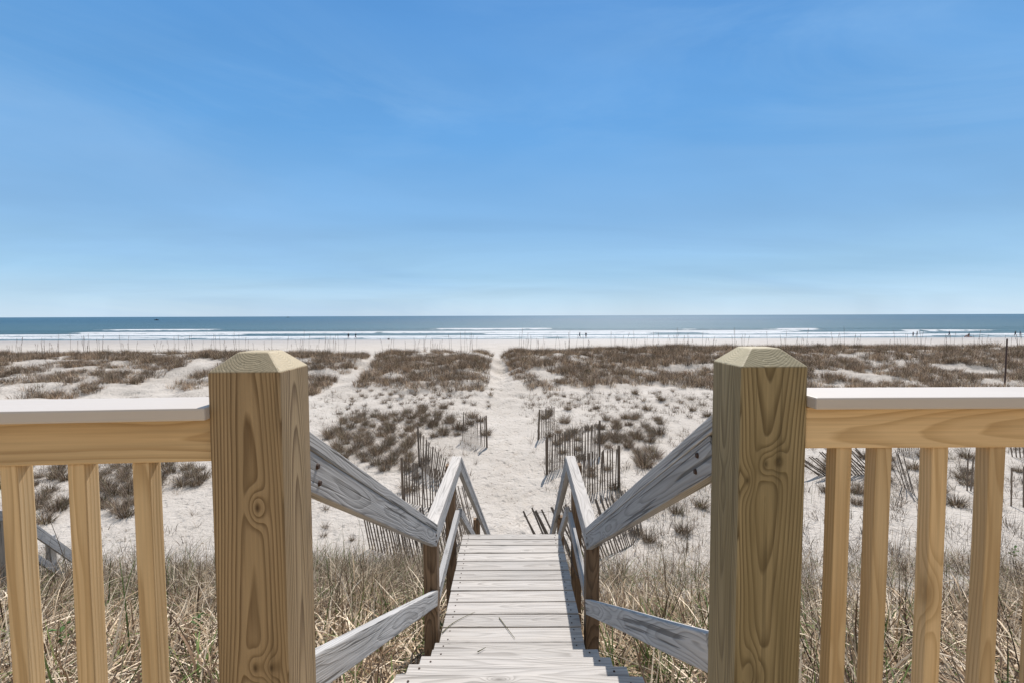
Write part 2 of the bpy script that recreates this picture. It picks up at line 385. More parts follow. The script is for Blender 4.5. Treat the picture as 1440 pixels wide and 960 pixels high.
# ------------------------------------------------------------------ setting: sand and sea
def steps(a, b, f):
    v = [a]
    while v[-1] < b: v.append(v[-1]+f(v[-1]))
    return np.array(v)
ys = steps(-6.0, 2600.0, lambda y: 0.11 if y < 12 else (0.16 if y < 30 else (0.3 if y < 70 else max(0.8, (y-60)*0.06))))
ys = np.concatenate([[-120, -60, -25, -12], ys])
xh = steps(0.0, 6000.0, lambda x: 0.13 if x < 9 else (0.25 if x < 30 else (0.6 if x < 70 else x*0.05)))
xs = np.concatenate([-xh[::-1][:-1], xh])
XX, YY = np.meshgrid(xs, ys); ZZ = gz(XX, YY)
for k in range(1500):          # footprints trodden into the path and wandering off it
    yf = 9.5+38*random.random()**1.2; xf = float(path_x(yf))+random.gauss(0, 0.55 if k % 5 else 2.5); r_ = random.uniform(0.07, 0.12)
    i0, i1 = np.searchsorted(ys, (yf-0.5, yf+0.5)); j0, j1 = np.searchsorted(xs, (xf-0.5, xf+0.5))
    dx_, dy_ = XX[i0:i1, j0:j1]-xf, (YY[i0:i1, j0:j1]-yf)*0.6
    q_ = (dx_*dx_+dy_*dy_)/(r_*r_); ZZ[i0:i1, j0:j1] += -0.035*np.exp(-q_)+0.012*np.exp(-(q_-2.2)**2)
nx, ny = len(xs), len(ys)
idx = np.arange(nx*ny).reshape(ny, nx)
Fq = np.stack([idx[:-1, :-1], idx[:-1, 1:], idx[1:, 1:], idx[1:, :-1]], -1).reshape(-1, 4)
dl = lambda X, Y: (1-sstep(7.4, 9.8, Y+3.0*(vnoise(X*0.7, Y*0.7, 61)-0.5)))*sstep(0.62, 0.8, -X)*(0.55+0.45*sstep(0.3, 0.55, vnoise(X*1.5, Y*1.5, 62)))
dr = lambda X, Y: (1-0.75*sstep(4.8, 6.4, Y+2.4*(vnoise(X*0.7, Y*0.7, 63)-0.5)))*(1-sstep(8.4, 10.6, Y+2.0*(vnoise(X*0.6, Y*0.6, 66)-0.5)))*sstep(0.62, 0.8, X)*(0.55+0.45*sstep(0.3, 0.55, vnoise(X*1.5, Y*1.5, 64)))
LIT = np.where(YY < 11, dl(XX, YY)+dr(XX, YY), 0.0)
o = link_mesh('ground', np_mesh('ground', np.stack([XX, YY, ZZ], -1).reshape(-1, 3), [Fq], M_SAND, True, litter=LIT.ravel()), None)
tag(o, 'pale pinkish dune and beach sand sloping down to the sea', 'sand', kind='structure')

ysw = steps(127.0, 30000.0, lambda y: 0.45 if y < 240 else max(1.2, (y-230)*0.05))
xhw = steps(0.0, 40000.0, lambda x: 1.3 if x < 240 else x*0.05)
xsw = np.concatenate([-xhw[::-1][:-1], xhw]); XW, YW = np.meshgrid(xsw, ysw)
ZW = np.zeros_like(XW); FO = np.zeros_like(XW)
def band(Yc, wid, amp, lenf, seed, foamw, thr):
    """one long breaker: a low ridge across the water with foam trailing shoreward"""
    global ZW, FO
    yc = Yc + 5.0*fbm(XW*0.012, XW*0, 3, seed)*2
    s = vnoise(XW*lenf, XW*0, seed+50)*0.6+vnoise(XW*lenf*4.1, XW*0, seed+60)*0.4
    on = sstep(thr-0.12, thr+0.08, s)
    d = YW-yc
    prof = np.where(d < 0, np.exp(-(d/(wid*0.4))**2), np.exp(-(d/wid)**2))
    ZW = ZW + amp*prof*(0.55+0.45*on)
    s2 = vnoise(XW*0.09, YW*0.25, seed+70)*0.5+vnoise(XW*0.3, YW*0.5, seed+80)*0.5
    on = on*sstep(0.12, 0.5, s2+0.35*(on-0.5))
    fo = on*np.where(d < 0, np.clip(1+d/foamw, 0, 1)**0.6, np.clip(1-d/(wid*0.5), 0, 1))
    FO = np.maximum(FO, fo)
band(140.0, 2.0, 0.22, 0.014, 3, 1.6, 0.34)
band(149.0, 2.4, 0.40, 0.010, 4, 3.2, 0.30)
band(166.0, 3.0, 0.45, 0.013, 5, 4.0, 0.55)
band(184.0, 3.4, 0.65, 0.011, 6, 4.8, 0.42)
band(205.0, 3.6, 0.75, 0.010, 7, 4.5, 0.52)
band(228.0, 4.0, 0.60, 0.012, 8, 4.0, 0.72)
edge = 134.5 + 2.0*fbm(XW*0.03, XW*0, 3, 77)*2
FO = np.maximum(FO, 0.62*np.exp(-((YW-edge-1.2)/1.5)**2))
FO = np.maximum(FO, 0.16*(1-sstep(140, 175, YW)))
ZW = ZW + 0.10*fbm(XW*0.15, YW*0.4, 3, 88)*sstep(134, 150, YW)*(YW < 900)
nx2, ny2 = len(xsw), len(ysw); idx = np.arange(nx2*ny2).reshape(ny2, nx2)
Fq = np.stack([idx[:-1, :-1], idx[:-1, 1:], idx[1:, 1:], idx[1:, :-1]], -1).reshape(-1, 4)
o = link_mesh('sea', np_mesh('sea', np.stack([XW, YW, ZW], -1).reshape(-1, 3), [Fq], M_WATER, True, foam=FO.ravel()), None)
tag(o, 'blue-green sea with white lines of surf', 'sea', kind='structure')

# ------------------------------------------------------------------ deck: posts, railings, floor
H = lambda h: CZ-h
DECK_Z = H(1.16)
def deck_post(c, yaw, mat, label):
    """6x6 post with a bevelled top; built along local x (the grain) and stood upright"""
    s = 0.14; top = 0.0715; shoulder = 0.108; bot = 2.75
    L = bot-shoulder; bm = bmesh.new()
    # local x = up
    z0 = -(bot-shoulder); ch = 0.0025
    def ring(xx, hs, c_): 
        pts = []
        for sy, sz in ((-1, -1), (1, -1), (1, 1), (-1, 1)):
            a = (sy*hs, sz*hs)
            if sy*sz > 0: pts += [(xx, a[0], a[1]-sz*c_), (xx, a[0]-sy*c_, a[1])]
            else: pts += [(xx, a[0]-sy*c_, a[1]), (xx, a[0], a[1]-sz*c_)]
        return [bm.verts.new(p) for p in pts]
    rings = [ring(z0, s/2, ch), ring(-0.0015, s/2, ch), ring(0.0015, s/2-0.0015, ch), ring(shoulder-top-0.002, s/2-0.0365, ch), ring(shoulder-top, s/2-0.040, ch)]
    for a, b_ in zip(rings[:-1], rings[1:]):
        for k in range(8): bm.faces.new((a[k], a[(k+1) % 8], b_[(k+1) % 8], b_[k]))
    bm.faces.new(rings[-1]); bm.faces.new(rings[0][::-1])
    bmesh.ops.recalc_face_normals(bm, faces=bm.faces)
    me = bpy.data.meshes.new('deck_post'); bm.to_mesh(me); bm.free(); me.materials.append(mat)
    o = link_mesh('deck_post', me, None)
    o.matrix_world = Matrix.Translation((c[0], c[1], H(shoulder))) @ Matrix.Rotation(yaw, 4, 'Z') @ Matrix.Rotation(-math.pi/2, 4, 'Y')
    return tag(o, label, 'post', 'thick square posts at the head of the beach stairs')
PL = (-0.526, 1.010); PR = (0.548, 1.075)
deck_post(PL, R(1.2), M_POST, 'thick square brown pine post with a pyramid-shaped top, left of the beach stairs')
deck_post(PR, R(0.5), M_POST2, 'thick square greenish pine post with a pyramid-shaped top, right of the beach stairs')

def railing(root_loc, fx, X0, X1, hcap, bal, label):
    """fx(X) = distance of the top rail's near face"""
    root = empty('deck_railing', root_loc)
    def P(X, dy, z): return Vector((X, fx(X)+dy, z))
    top = H(hcap)
    board('cap', P(X0, 0.035, top-0.0125), P(X1, 0.035, top-0.0125), 0.14, 0.025, M_CAP, root, bev=0.004)
    board('top_rail', P(X0, 0.019, top-0.025-0.0455), P(X1, 0.019, top-0.025-0.0455), 0.0885, 0.038, M_PINE, root, up=(0, -1, 0), bev=0.004)
    zb = DECK_Z+0.12
    board('bottom_rail', P(X0, 0.019, zb), P(X1, 0.019, zb), 0.0885, 0.038, M_PINE, root, up=(0, -1, 0), bev=0.004)
    ztop = top-0.025-0.090
    first = None
    for X in bal:
        b0 = P(X, 0.022, zb+0.046); b1 = P(X, 0.022, ztop+0.001)
        if first is None:
            first = board('baluster', b0, b1, 0.034, 0.034, M_PINE, root, up=(0, -1, 0), bev=0.003)
            c0 = (b0+b1)/2; d_ = (b1-b0); Mr = Matrix((Vector((0,0,1)), Vector((0,-1,0)).cross(Vector((0,0,1))), Vector((0,-1,0)))).transposed().to_4x4()
        else:
            c = first.copy(); COL.objects.link(c); c.parent = root
            tilt = Matrix.Rotation(random.uniform(-0.006, 0.006), 4, 'Y') @ Matrix.Rotation(random.choice((0, 1, 2, 3))*math.pi/2, 4, 'Z')
            c.matrix_local = Matrix.Translation(-root.location) @ Matrix.Translation((b0+b1)/2) @ tilt @ Mr
    tag(root, label, 'railing', 'new pine deck railings')
    return root
fl = lambda X: 0.957+0.075*(X+0.6)
fr = lambda X: 1.012+0.004*(X-0.6)
railing((-1.2, 0.93, DECK_Z), fl, -3.2, PL[0]-0.0715, 0.1745, [-0.743-0.1225*k for k in range(19)], 'new pine deck railing with pale cap and square balusters, left of the stairs')
railing((1.2, 1.03, DECK_Z), fr, PR[0]+0.0715, 3.2, 0.168, [0.708, 0.793]+[0.793+0.1225*k for k in range(1, 19)], 'new pine deck railing with pale cap and square balusters, right of the stairs')
# deck floor the photographer stands on
root = empty('deck_floor', (0, -1, DECK_Z)); root['kind'] = 'structure'
for k in range(20):
    yb = 1.12-0.146*k
    board('deck_board', (-3.4, yb, DECK_Z-0.019), (3.4, yb, DECK_Z-0.019), 0.14, 0.038, M_PINE, root)
tag(root, 'pine boards of the deck at the head of the stairs', 'deck')

# ------------------------------------------------------------------ the stairs and walkway
ZW0 = H(2.035)
M_NAIL = plain('rusty nail', (0.06, 0.035, 0.025))
NAIL = None
def sx_along(w_): return w_*0.44+random.uniform(-.006, .006)
def plank(name, cx, y0, y1, ztop, width, root, yaw=0.0, mat=None):
    t_ = 0.036; c = Vector((cx, (y0+y1)/2, ztop-t_/2)); d = Vector((math.cos(yaw), math.sin(yaw), 0))*(width/2)
    o = board(name, c-d, c+d, y1-y0, t_, mat or M_TREAD, root, bev=0.005, warp=0.0012)
    global NAIL
    if NAIL is None:
        bm = bmesh.new(); bmesh.ops.create_cone(bm, cap_ends=True, segments=8, radius1=0.005, radius2=0.0045, depth=0.003)
        NAIL = bpy.data.meshes.new('nail'); bm.to_mesh(NAIL); bm.free(); NAIL.materials.append(M_NAIL)
    for sx in (-1, 1):
        for k in (-1, 1):
            n_ = link_mesh('nail', NAIL, None, o); n_.location = (sx_along(width)*sx, k*(y1-y0)*0.27+random.uniform(-.008, .008), t_/2+0.0012)
    return o
root = empty('upper_stairs', (0, 2.1, H(2.1)))
plank('tread', 0.02, 1.155, 1.445, H(1.165), 0.925, root)
for (y1, h, cx, yaw) in ((1.735, 1.335, 0.020, -0.020), (1.968, 1.470, 0.016, -0.018), (2.265, 1.650, 0.012, -0.012), (2.590, 1.845, 0.011, -0.003)):
    plank('tread', cx-0.004+random.uniform(-.004, .004), y1-0.285, y1-0.146, H(h), 0.92+random.uniform(-.01, .01), root, yaw)
    plank('tread', cx, y1-0.142, y1, H(h), 0.92, root, yaw)
for sx in (-1, 1):
    board('stringer', (0.01+sx*0.40, 1.19, H(1.36)), (0.01+sx*0.40, 2.75, H(2.13)), 0.20, 0.038, M_BROWN, root, up=(1, 0, 0))
tag(root, 'bleached wooden stairs dropping from the deck to the level walkway', 'stairs')
root = empty('walkway', (0, 3.7, ZW0-0.3))
plank('deck_board', -0.018, 2.64, 2.776, ZW0, 0.93, root); plank('deck_board', -0.022, 2.780, 2.918, ZW0, 0.93, root)
yb = 2.924
ends = [3.075, 3.215, 3.355, 3.50, 3.64, 3.785, 3.93, 4.07, 4.21, 4.325, 4.435]
for k, e in enumerate(ends):
    plank('deck_board', -0.006+random.uniform(-.004, .004), yb, e-random.uniform(0.008, 0.014), ZW0-random.uniform(0, 0.002), 0.915+random.uniform(-.008, .008), root, random.uniform(-.003, .006)); yb = e
for sx in (-1, 1): board('joist', (sx*0.41, 2.66, ZW0-0.13), (sx*0.41, 4.40, ZW0-0.13), 0.18, 0.038, M_BROWN, root, up=(1, 0, 0))
board('beam', (-0.62, 2.99, ZW0-0.27), (0.64, 2.99, ZW0-0.27), 0.09, 0.09, M_GREY, root); board('beam', (-0.44, 4.36, ZW0-0.27), (0.44, 4.36, ZW0-0.27), 0.09, 0.09, M_GREY, root)
tag(root, 'level walkway of bleached grey boards between the two flights of stairs', 'walkway')
root = empty('lower_stairs', (0.1, 7, H(4.6)))
N2 = 16
def lower_x(Y): return 0.01+(Y-4.5)*0.035
for k in range(N2):
    Y1 = 4.43+0.29*(k+1); plank('tread', lower_x(Y1), Y1-0.29, Y1, H(2.035+0.192*(k+1)), 0.92, root)
for sx in (-1, 1):
    board('stringer', (lower_x(4.45)+sx*0.40, 4.45, H(2.25)), (lower_x(9.1)+sx*0.40, 9.1, H(5.3)), 0.22, 0.038, M_BROWN, root, up=(1, 0, 0))
tag(root, 'lower flight of wooden stairs leading from the walkway down to the sand', 'stairs')

def slope_pair(root, side, a, b, inner, lowd, w=0.089, capmat=None):
    """cap, upper side board and lower board between stations a and b; each (Y, h_cap_top, x_inner)"""
    (Ya, ha, xa), (Yb, hb, xb) = a, b
    sl = (hb-ha)/(Yb-Ya); cs = 1/math.sqrt(1+sl*sl)
    def P(Y, h, x): return Vector((x, Y, H(h)))
    capw = 0.089; t = 0.038/cs
    dz = t/2
    board('cap', P(Ya, ha+dz, xa+side*capw/2), P(Yb, hb+dz, xb+side*capw/2), capw, 0.038, capmat or M_GREY, root, bev=0.004, warp=0.0015)
    dz = t+0.0445/cs+0.002
    board('rail', P(Ya, ha+dz, xa+side*0.021), P(Yb, hb+dz, xb+side*0.021), w, 0.038, M_GREY, root, up=(-side, 0, 0), bev=0.004, warp=0.001)
    if lowd: 
        da, db = lowd; dzl = 0.0445/cs
        board('lower_rail', P(Ya, da+dzl, xa+side*0.021), P(Yb, db+dzl, xb+side*0.021), w, 0.038, M_GREY, root, up=(-side, 0, 0), bev=0.004, warp=0.001)
def post4(root, X, Y, htop, hbot):
    board('post', (X, Y, H(hbot)), (X, Y, H(htop)), 0.089, 0.089, M_BROWN, root, up=(0, -1, 0), bev=0.003, warp=0.001)

BOLT = None
for side, lab in ((-1, 'left'), (1, 'right')):
    root = empty('stair_handrail', (side*0.5, 3.1, H(2.5)))
    if side < 0:
        A = (1.085, 0.243, -0.480); B = (3.02, 1.326, -0.480); C = (4.545, 1.330, -0.484); D = (9.25, 4.56, -0.32)
        la, lb = (0.795, 1.757); lc = 1.785
    else:
        A = (1.150, 0.235, 0.480); B = (3.10, 1.386, 0.478); C = (4.60, 1.345, 0.512); D = (9.25, 4.52, 0.665)
        la, lb = (0.782, 1.868); lc = 1.83
    slope_pair(root, side, A, B, None, (la, lb))
    slope_pair(root, side, (B[0]+0.004, B[1], B[2]), C, None, None, capmat=M_TREAD)
    board('lower_rail', (B[2]+side*0.021, B[0]+0.09, H(lc+0.045)), (C[2]+side*0.021, C[0]-0.2, H(lc+0.03)), 0.089, 0.038, M_GREY, root, up=(-side, 0, 0), bev=0.004)
    slope_pair(root, side, (C[0]+0.004, C[1]+0.004, C[2]), D, None, (C[1]+0.50, D[1]+0.50))
    post4(root, B[2]+side*0.0490, B[0]+0.047, B[1]+0.042, 3.4)
    post4(root, C[2]+side*0.0890, C[0]-0.13, C[1]+0.042, 3.9)
    for Yp in (6.6, 8.5):
        f_ = (Yp-C[0])/(D[0]-C[0]); post4(root, C[2]+(D[2]-C[2])*f_+side*0.089, Yp, C[1]+(D[1]-C[1])*f_+0.075, 5.7)
    if BOLT is None:
        bm = bmesh.new(); bmesh.ops.create_cone(bm, cap_ends=True, segments=10, radius1=0.009, radius2=0.006, depth=0.008); BOLT = bpy.data.meshes.new('bolt'); bm.to_mesh(BOLT); bm.free(); BOLT.materials.append(M_NAIL)
    for (Yb_, db_) in ((A[0]+0.09, 0.075), (A[0]+0.10, 0.115), (B[0]-0.05, 0.075), (B[0]-0.055, 0.115)):
        f_ = (Yb_-A[0])/(B[0]-A[0]); b_ = link_mesh('bolt', BOLT, None)
        place(b_, Matrix.Translation((A[2]+side*0.0005, Yb_, H(A[1]+(B[1]-A[1])*f_+db_))) @ Matrix.Rotation(math.pi/2*(-side), 4, 'Y'), root)
    tag(root, 'weathered grey wooden handrail with brown posts down the %s side of the stairs' % lab, 'handrail', 'weathered handrails of the beach stairs')
    nails = []
# neighbour's stair rail at the left edge
root = empty('neighbour_handrail', (-7.1, 7.2, H(4.4)))
q0, q1, q2 = Vector((-7.75, 6.1, H(2.35))), Vector((-6.98, 6.65, H(2.78))), at(102, 783, 7.75)
q3 = q2+(q2-q1)*0.5
board('rail', q1, q3, 0.13, 0.038, M_GREY, root, up=(-1, 0, 0)); board('rail', q0-Vector((1.2, .9, -.3)), q1, 0.13, 0.038, M_GREY, root, up=(-1, 0, 0))
dn = Vector((0, 0, -0.42)); board('lower_rail', q1+dn, q3+dn, 0.089, 0.038, M_GREY, root, up=(-1, 0, 0))
pp = at(62, 757, 7.35)
board('post', (pp.x, pp.y+0.10, pp.z-1.6), (pp.x, pp.y+0.10, pp.z), 0.089, 0.089, M_GREY, root, up=(0, -1, 0))
pp = at(-2, 722, 6.6); board('post', (pp.x-0.02, pp.y+0.08, pp.z-1.6), (pp.x-0.02, pp.y+0.08, pp.z+.02), 0.089, 0.089, M_GREY, root, up=(0, -1, 0))
tag(root, 'weathered grey handrail of a neighbouring stair behind the leftmost balusters', 'handrail')

# ------------------------------------------------------------------ sand fences
def fence(base, lean, hgt, label, spacing=0.105, posts=(), jitter=0.05, wires=(0.25, 0.6, 0.95), hvar=0.04, tops=None):
    """slats stand along the polyline 'base' (picture points on the sand); lean = metres the top moves (x, y)"""
    pts = [ground(*p) for p in base]
    seg = [(pts[i+1]-pts[i]).length for i in range(len(pts)-1)]; tot = sum(seg); n = max(2, int(tot/spacing))
    root = empty('sand_fence', pts[0])
    S, T = [], []
    for k in range(n+1):
        s = tot*k/n; i = 0
        while i < len(seg)-1 and s > seg[i]: s -= seg[i]; i += 1
        p = pts[i].lerp(pts[i+1], min(1, s/seg[i])); d = (pts[i+1]-pts[i]).normalized()
        f = k/n
        lx, ly = (lean[0][0]*(1-f)+lean[1][0]*f, lean[0][1]*(1-f)+lean[1][1]*f) if isinstance(lean[0], tuple) else lean
        hh = (hgt if isinstance(hgt, (int, float)) else hgt[0]*(1-f)+hgt[1]*f)*random.uniform(1-hvar, 1+hvar)
        g = Vector((p.x, p.y, float(gz(p.x, p.y))-0.06))
        tpv = Vector((lx+random.gauss(0, jitter*0.5), ly+random.gauss(0, jitter*0.5), 0))
        zz_ = math.sqrt(max(0.01, hh*hh-tpv.length_squared))
        top = g+tpv+Vector((0, 0, zz_+0.06))
        nrm = Vector((-d.y, d.x, 0)).normalized()
        board('slat', g, top, 0.036, 0.009, M_SLAT, root, up=nrm, bev=0)
        S.append(g); T.append(top)
    for k in posts:
        k = k % (n+1); e = (T[k]-S[k]).normalized()
        board('post', S[k]+Vector((0.03, -0.04, 0)), T[k]+e*0.12+Vector((0.03, -0.04, 0)), 0.06, 0.05, M_SLAT, root, up=(0, -1, 0), bev=0.004)
    for w_ in wires:
        V = []; F = []
        for k in range(n+1):
            c = S[k].lerp(T[k], w_)-root.location
            for a in range(4): V.append(c+Vector((math.cos(a*1.57)*0.002, math.sin(a*1.57)*0.006, math.sin(a*1.57)*0.003)))
            if k: F += [[4*(k-1)+a, 4*(k-1)+(a+1) % 4, 4*k+(a+1) % 4, 4*k+a] for a in range(4)]
        link_mesh('wire', np_mesh('wire', [list(v) for v in V], [F], M_SLAT), None, root)
    return tag(root, label, 'sand fence', 'slatted wooden sand fences')
fence([(650, 619), (684, 629)], (0, 0), 1.22, 'short upright slat fence just left of the sandy path, farthest back on the left', posts=(-1,), spacing=0.112)
fence([(589, 655), (603, 668), (622, 676)], ((-0.05, 0.1), (0.25, -0.55)), (1.30, 1.0), 'slat fence twisting over beside the tufts, behind the left handrail peak', posts=(0,), spacing=0.07)
fence([(566, 704), (640, 722)], ((0, 0), (-0.1, -0.05)), 1.15, 'upright slat fence with a tall dark end post, seen above the left handrail', posts=(0,), spacing=0.09)
fence([(521, 772), (560, 781), (600, 803), (632, 790), (668, 752)], ((-0.22, -0.02), (-0.30, 0.1)), 1.25, 'leaning slat fence seen below the left handrail, casting striped shade on the sand', spacing=0.09)
fence([(756, 618), (779, 611)], (0, 0), (1.22, 1.3), 'short upright slat fence just right of the sandy path, farthest back on the right', posts=(0,), spacing=0.125)
fence([(768, 667), (800, 655), (842, 641)], (0, 0), (1.2, 1.25), 'long upright slat fence stepping away from the path on the right', posts=(0, -1), spacing=0.085)
fence([(812, 698), (845, 690), (869, 684)], (0, 0), 1.2, 'upright slat fence behind the right handrail, nearest end by a thick post', posts=(-1,), spacing=0.09)
fence([(775, 800), (812, 798), (850, 786), (880, 774), (905, 752)], ((-0.57, 0.62), (-0.2, 0.3)), (1.25, 1.15), 'collapsed slat fence lying over towards the path by the foot of the right stairs', jitter=0.12, spacing=0.085)
fence([(1262, 636), (1302, 630)], (0.1, 0), 1.1, 'slat fence tucked right under the top rail, between the second and third right balusters')
fence([(1155, 668), (1218, 668), (1240, 666)], ((-0.9, -0.1), (-0.8, 0.2)), 1.1, 'fallen slat fence lying on the sand beside the first balusters right of the post', jitter=0.1)
fence([(1270, 684), (1287, 696)], (-0.35, 0.1), 1.15, 'few leaning slats in a brown tuft between the second and third right balusters', jitter=0.12)
fence([(1360, 690), (1370, 691)], (0.02, 0), 1.0, 'three upright slats left of the fourth right baluster', spacing=0.14)
fence([(1422, 711), (1475, 716)], (-0.05, 0), 1.1, 'row of evenly spaced upright slats at the right edge', spacing=0.2)
fence([(1424, 642), (1470, 644)], (-0.2, 0), 1.0, 'slat fence just under the top rail at the right edge')

# ------------------------------------------------------------------ blades of grass
def blades(P, az, L, lean, curl, W, S=4, tint=None, twist=None):
    """ribbons: P (n,3) roots; lean = start angle from vertical; curl = extra bend along the blade"""
    n = len(P); t = np.linspace(0, 1, S+1)
    ang = lean[:, None]+curl[:, None]*t[None, :]
    dl = (L/S)[:, None]
    rad = np.concatenate([np.zeros((n, 1)), np.cumsum(np.sin(ang[:, :-1])*dl, 1)], 1)
    up = np.concatenate([np.zeros((n, 1)), np.cumsum(np.cos(ang[:, :-1])*dl, 1)], 1)
    dx, dy = np.cos(az)[:, None], np.sin(az)[:, None]
    C = np.stack([P[:, 0:1]+rad*dx, P[:, 1:2]+rad*dy, P[:, 2:3]+up], -1)
    wd = W[:, None]*(1-t[None, :]**2*0.85)*0.5
    tw = (RNG.uniform(0, math.pi, n) if twist is None else twist)[:, None]
    sx = -np.sin(az)[:, None]*np.cos(tw)+np.cos(az)[:, None]*np.sin(tw)*0.6; sy = np.cos(az)[:, None]*np.cos(tw)+np.sin(az)[:, None]*np.sin(tw)*0.6
    side = np.stack([sx*wd, sy*wd, np.zeros_like(wd)], -1)
    V = np.stack([C-side, C+side], 2).reshape(n, (S+1)*2, 3)
    base = (np.arange(n)*(S+1)*2)[:, None, None]
    q = np.array([[2*k, 2*k+1, 2*k+3, 2*k+2] for k in range(S)])[None]
    F = (base+q).reshape(-1, 4)
    col = np.repeat(tint[:, None, :], (S+1)*2, 1).reshape(-1, 3)
    return V.reshape(-1, 3), F, col
def palette(n, stops, wts):
    k = RNG.choice(len(stops), n, p=np.array(wts)/sum(wts)); c = np.array(stops)[k]
    return np.clip(c*RNG.uniform(0.75, 1.25, (n, 1)), 0, 1)
STRAW = [(0.62, 0.52, 0.40), (0.42, 0.32, 0.22), (0.22, 0.15, 0.10), (0.09, 0.06, 0.04), (0.15, 0.19, 0.06), (0.80, 0.70, 0.58)]
def tuft_mesh(seed, rad, hgt, n, stops, wts, droop=1.0):
    r = np.sqrt(RNG.uniform(0, 1, n))*rad*0.45; a = RNG.uniform(0, 2*math.pi, n)
    P = np.stack([r*np.cos(a), r*np.sin(a), np.full(n, -0.03)], -1)
    az = a+RNG.normal(0, 0.5, n); L = hgt*RNG.uniform(0.55, 1.25, n)
    lean = 0.1+0.75*(r/(rad*0.45))*RNG.uniform(0.3, 1.1, n); curl = RNG.uniform(0.2, 1.5, n)*droop
    V, F, c = blades(P, az, L, lean, curl, RNG.uniform(0.008, 0.016, n), 3, palette(n, stops, wts))
    return np_mesh('beachgrass_tuft', V, [F], M_GRASS, tint=c)
BROWN = [(0.30, 0.225, 0.16), (0.18, 0.13, 0.09), (0.09, 0.064, 0.044), (0.05, 0.036, 0.026), (0.15, 0.135, 0.07), (0.46, 0.37, 0.28)]
TUFTS = [tuft_mesh(k, 0.42, 0.46, 260, BROWN, (4, 4, 3, 2, 2, 1.5)) for k in range(5)]
SMALL = [tuft_mesh(k, 0.22, 0.30, 60, BROWN, (4, 4, 3, 2, 1, 1)) for k in range(3)]

# scattered clumps between the fences and the ridge: individuals
def inside(px, py, poly):
    c = False; n = len(poly)
    for i in range(n):
        (x1, y1), (x2, y2) = poly[i], poly[(i+1) % n]
        if (y1 > py) != (y2 > py) and px < (x2-x1)*(py-y1)/(y2-y1)+x1: c = not c
    return c
def scatter(poly, n, mind, tries=40):
    xs_ = [p[0] for p in poly]; ys_ = [p[1] for p in poly]; out = []; G = []
    for _ in range(n*tries):
        if len(out) >= n: break
        px, py = random.uniform(min(xs_), max(xs_)), random.uniform(min(ys_), max(ys_))
        if not inside(px, py, poly): continue
        g = ground(px, py)
        if g.y > 36: continue
        if all((g-q).length > mind for q in out): out.append(g)
    return out
regions = [
 ([(448, 606), (499, 584), (560, 576), (640, 572), (650, 598), (640, 625), (590, 612), (575, 640), (538, 664), (485, 646)], 82, 0.47, 0.9, TUFTS, 'tuft in dense patch left of path'),
 ([(505, 548), (692, 548), (694, 572), (640, 570), (560, 574), (470, 586)], 50, 0.85, 1.15, SMALL, 'small sparse tuft below ridge left of path'),
 ([(640, 600), (652, 585), (684, 590), (684, 612), (640, 616)], 5, 0.5, 0.9, TUFTS, 'tuft beside the short fence left of path'),
 ([(752, 575), (800, 566), (812, 588), (800, 640), (780, 650), (770, 600)], 12, 0.5, 0.85, TUFTS, 'tuft in fences right beside the path'),
 ([(836, 590), (880, 580), (935, 590), (940, 640), (905, 660), (880, 625), (850, 620)], 30, 0.5, 0.95, TUFTS, 'tuft in patch between right fences and handrail'),
 ([(750, 552), (1000, 548), (1000, 590), (940, 588), (880, 574), (820, 580), (780, 562)], 34, 0.95, 1.05, SMALL + TUFTS[:1], 'small tuft below ridge right of path'),
 ([(800, 600), (850, 600), (870, 690), (830, 690), (805, 640)], 12, 0.5, 0.8, TUFTS, 'tuft growing through upright right-hand fences'),
 ([(10, 655), (110, 655), (100, 700), (70, 745), (5, 740)], 22, 0.42, 0.8, TUFTS, 'low tuft between two leftmost balusters'),
 ([(115, 655), (190, 655), (188, 725), (150, 732), (125, 700)], 20, 0.42, 0.8, TUFTS, 'low tuft left of the third baluster'),
 ([(205, 655), (290, 655), (288, 680), (225, 708), (205, 700)], 14, 0.42, 0.8, TUFTS, 'low tuft between third baluster and left post'),
 ([(1145, 640), (1300, 635), (1300, 700), (1190, 712), (1145, 690)], 16, 0.5, 0.8, TUFTS, 'tuft beside fallen fence right of post'),
 ([(1300, 640), (1440, 640), (1440, 720), (1300, 710)], 12, 0.5, 0.8, TUFTS, 'tuft on sand near the right edge'),
 ([(865, 690), (1000, 640), (1000, 760), (900, 770), (880, 720)], 10, 0.5, 0.75, TUFTS, 'tuft on sand between handrail and right post'),
 ([(450, 690), (510, 700), (515, 760), (450, 765)], 6, 0.5, 0.6, SMALL, 'small tuft below the left handrail'),
 ([(550, 640), (600, 640), (600, 690), (570, 700)], 7, 0.5, 0.8, TUFTS, 'tuft by fences above the left handrail'),
]
ORD = ['first', 'second', 'third', 'fourth', 'fifth', 'sixth', 'seventh', 'eighth', 'ninth', 'tenth', 'eleventh', 'twelfth', 'thirteenth', 'fourteenth', 'fifteenth', 'sixteenth', 'seventeenth', 'eighteenth', 'nineteenth', 'twentieth']
ntuft = 0
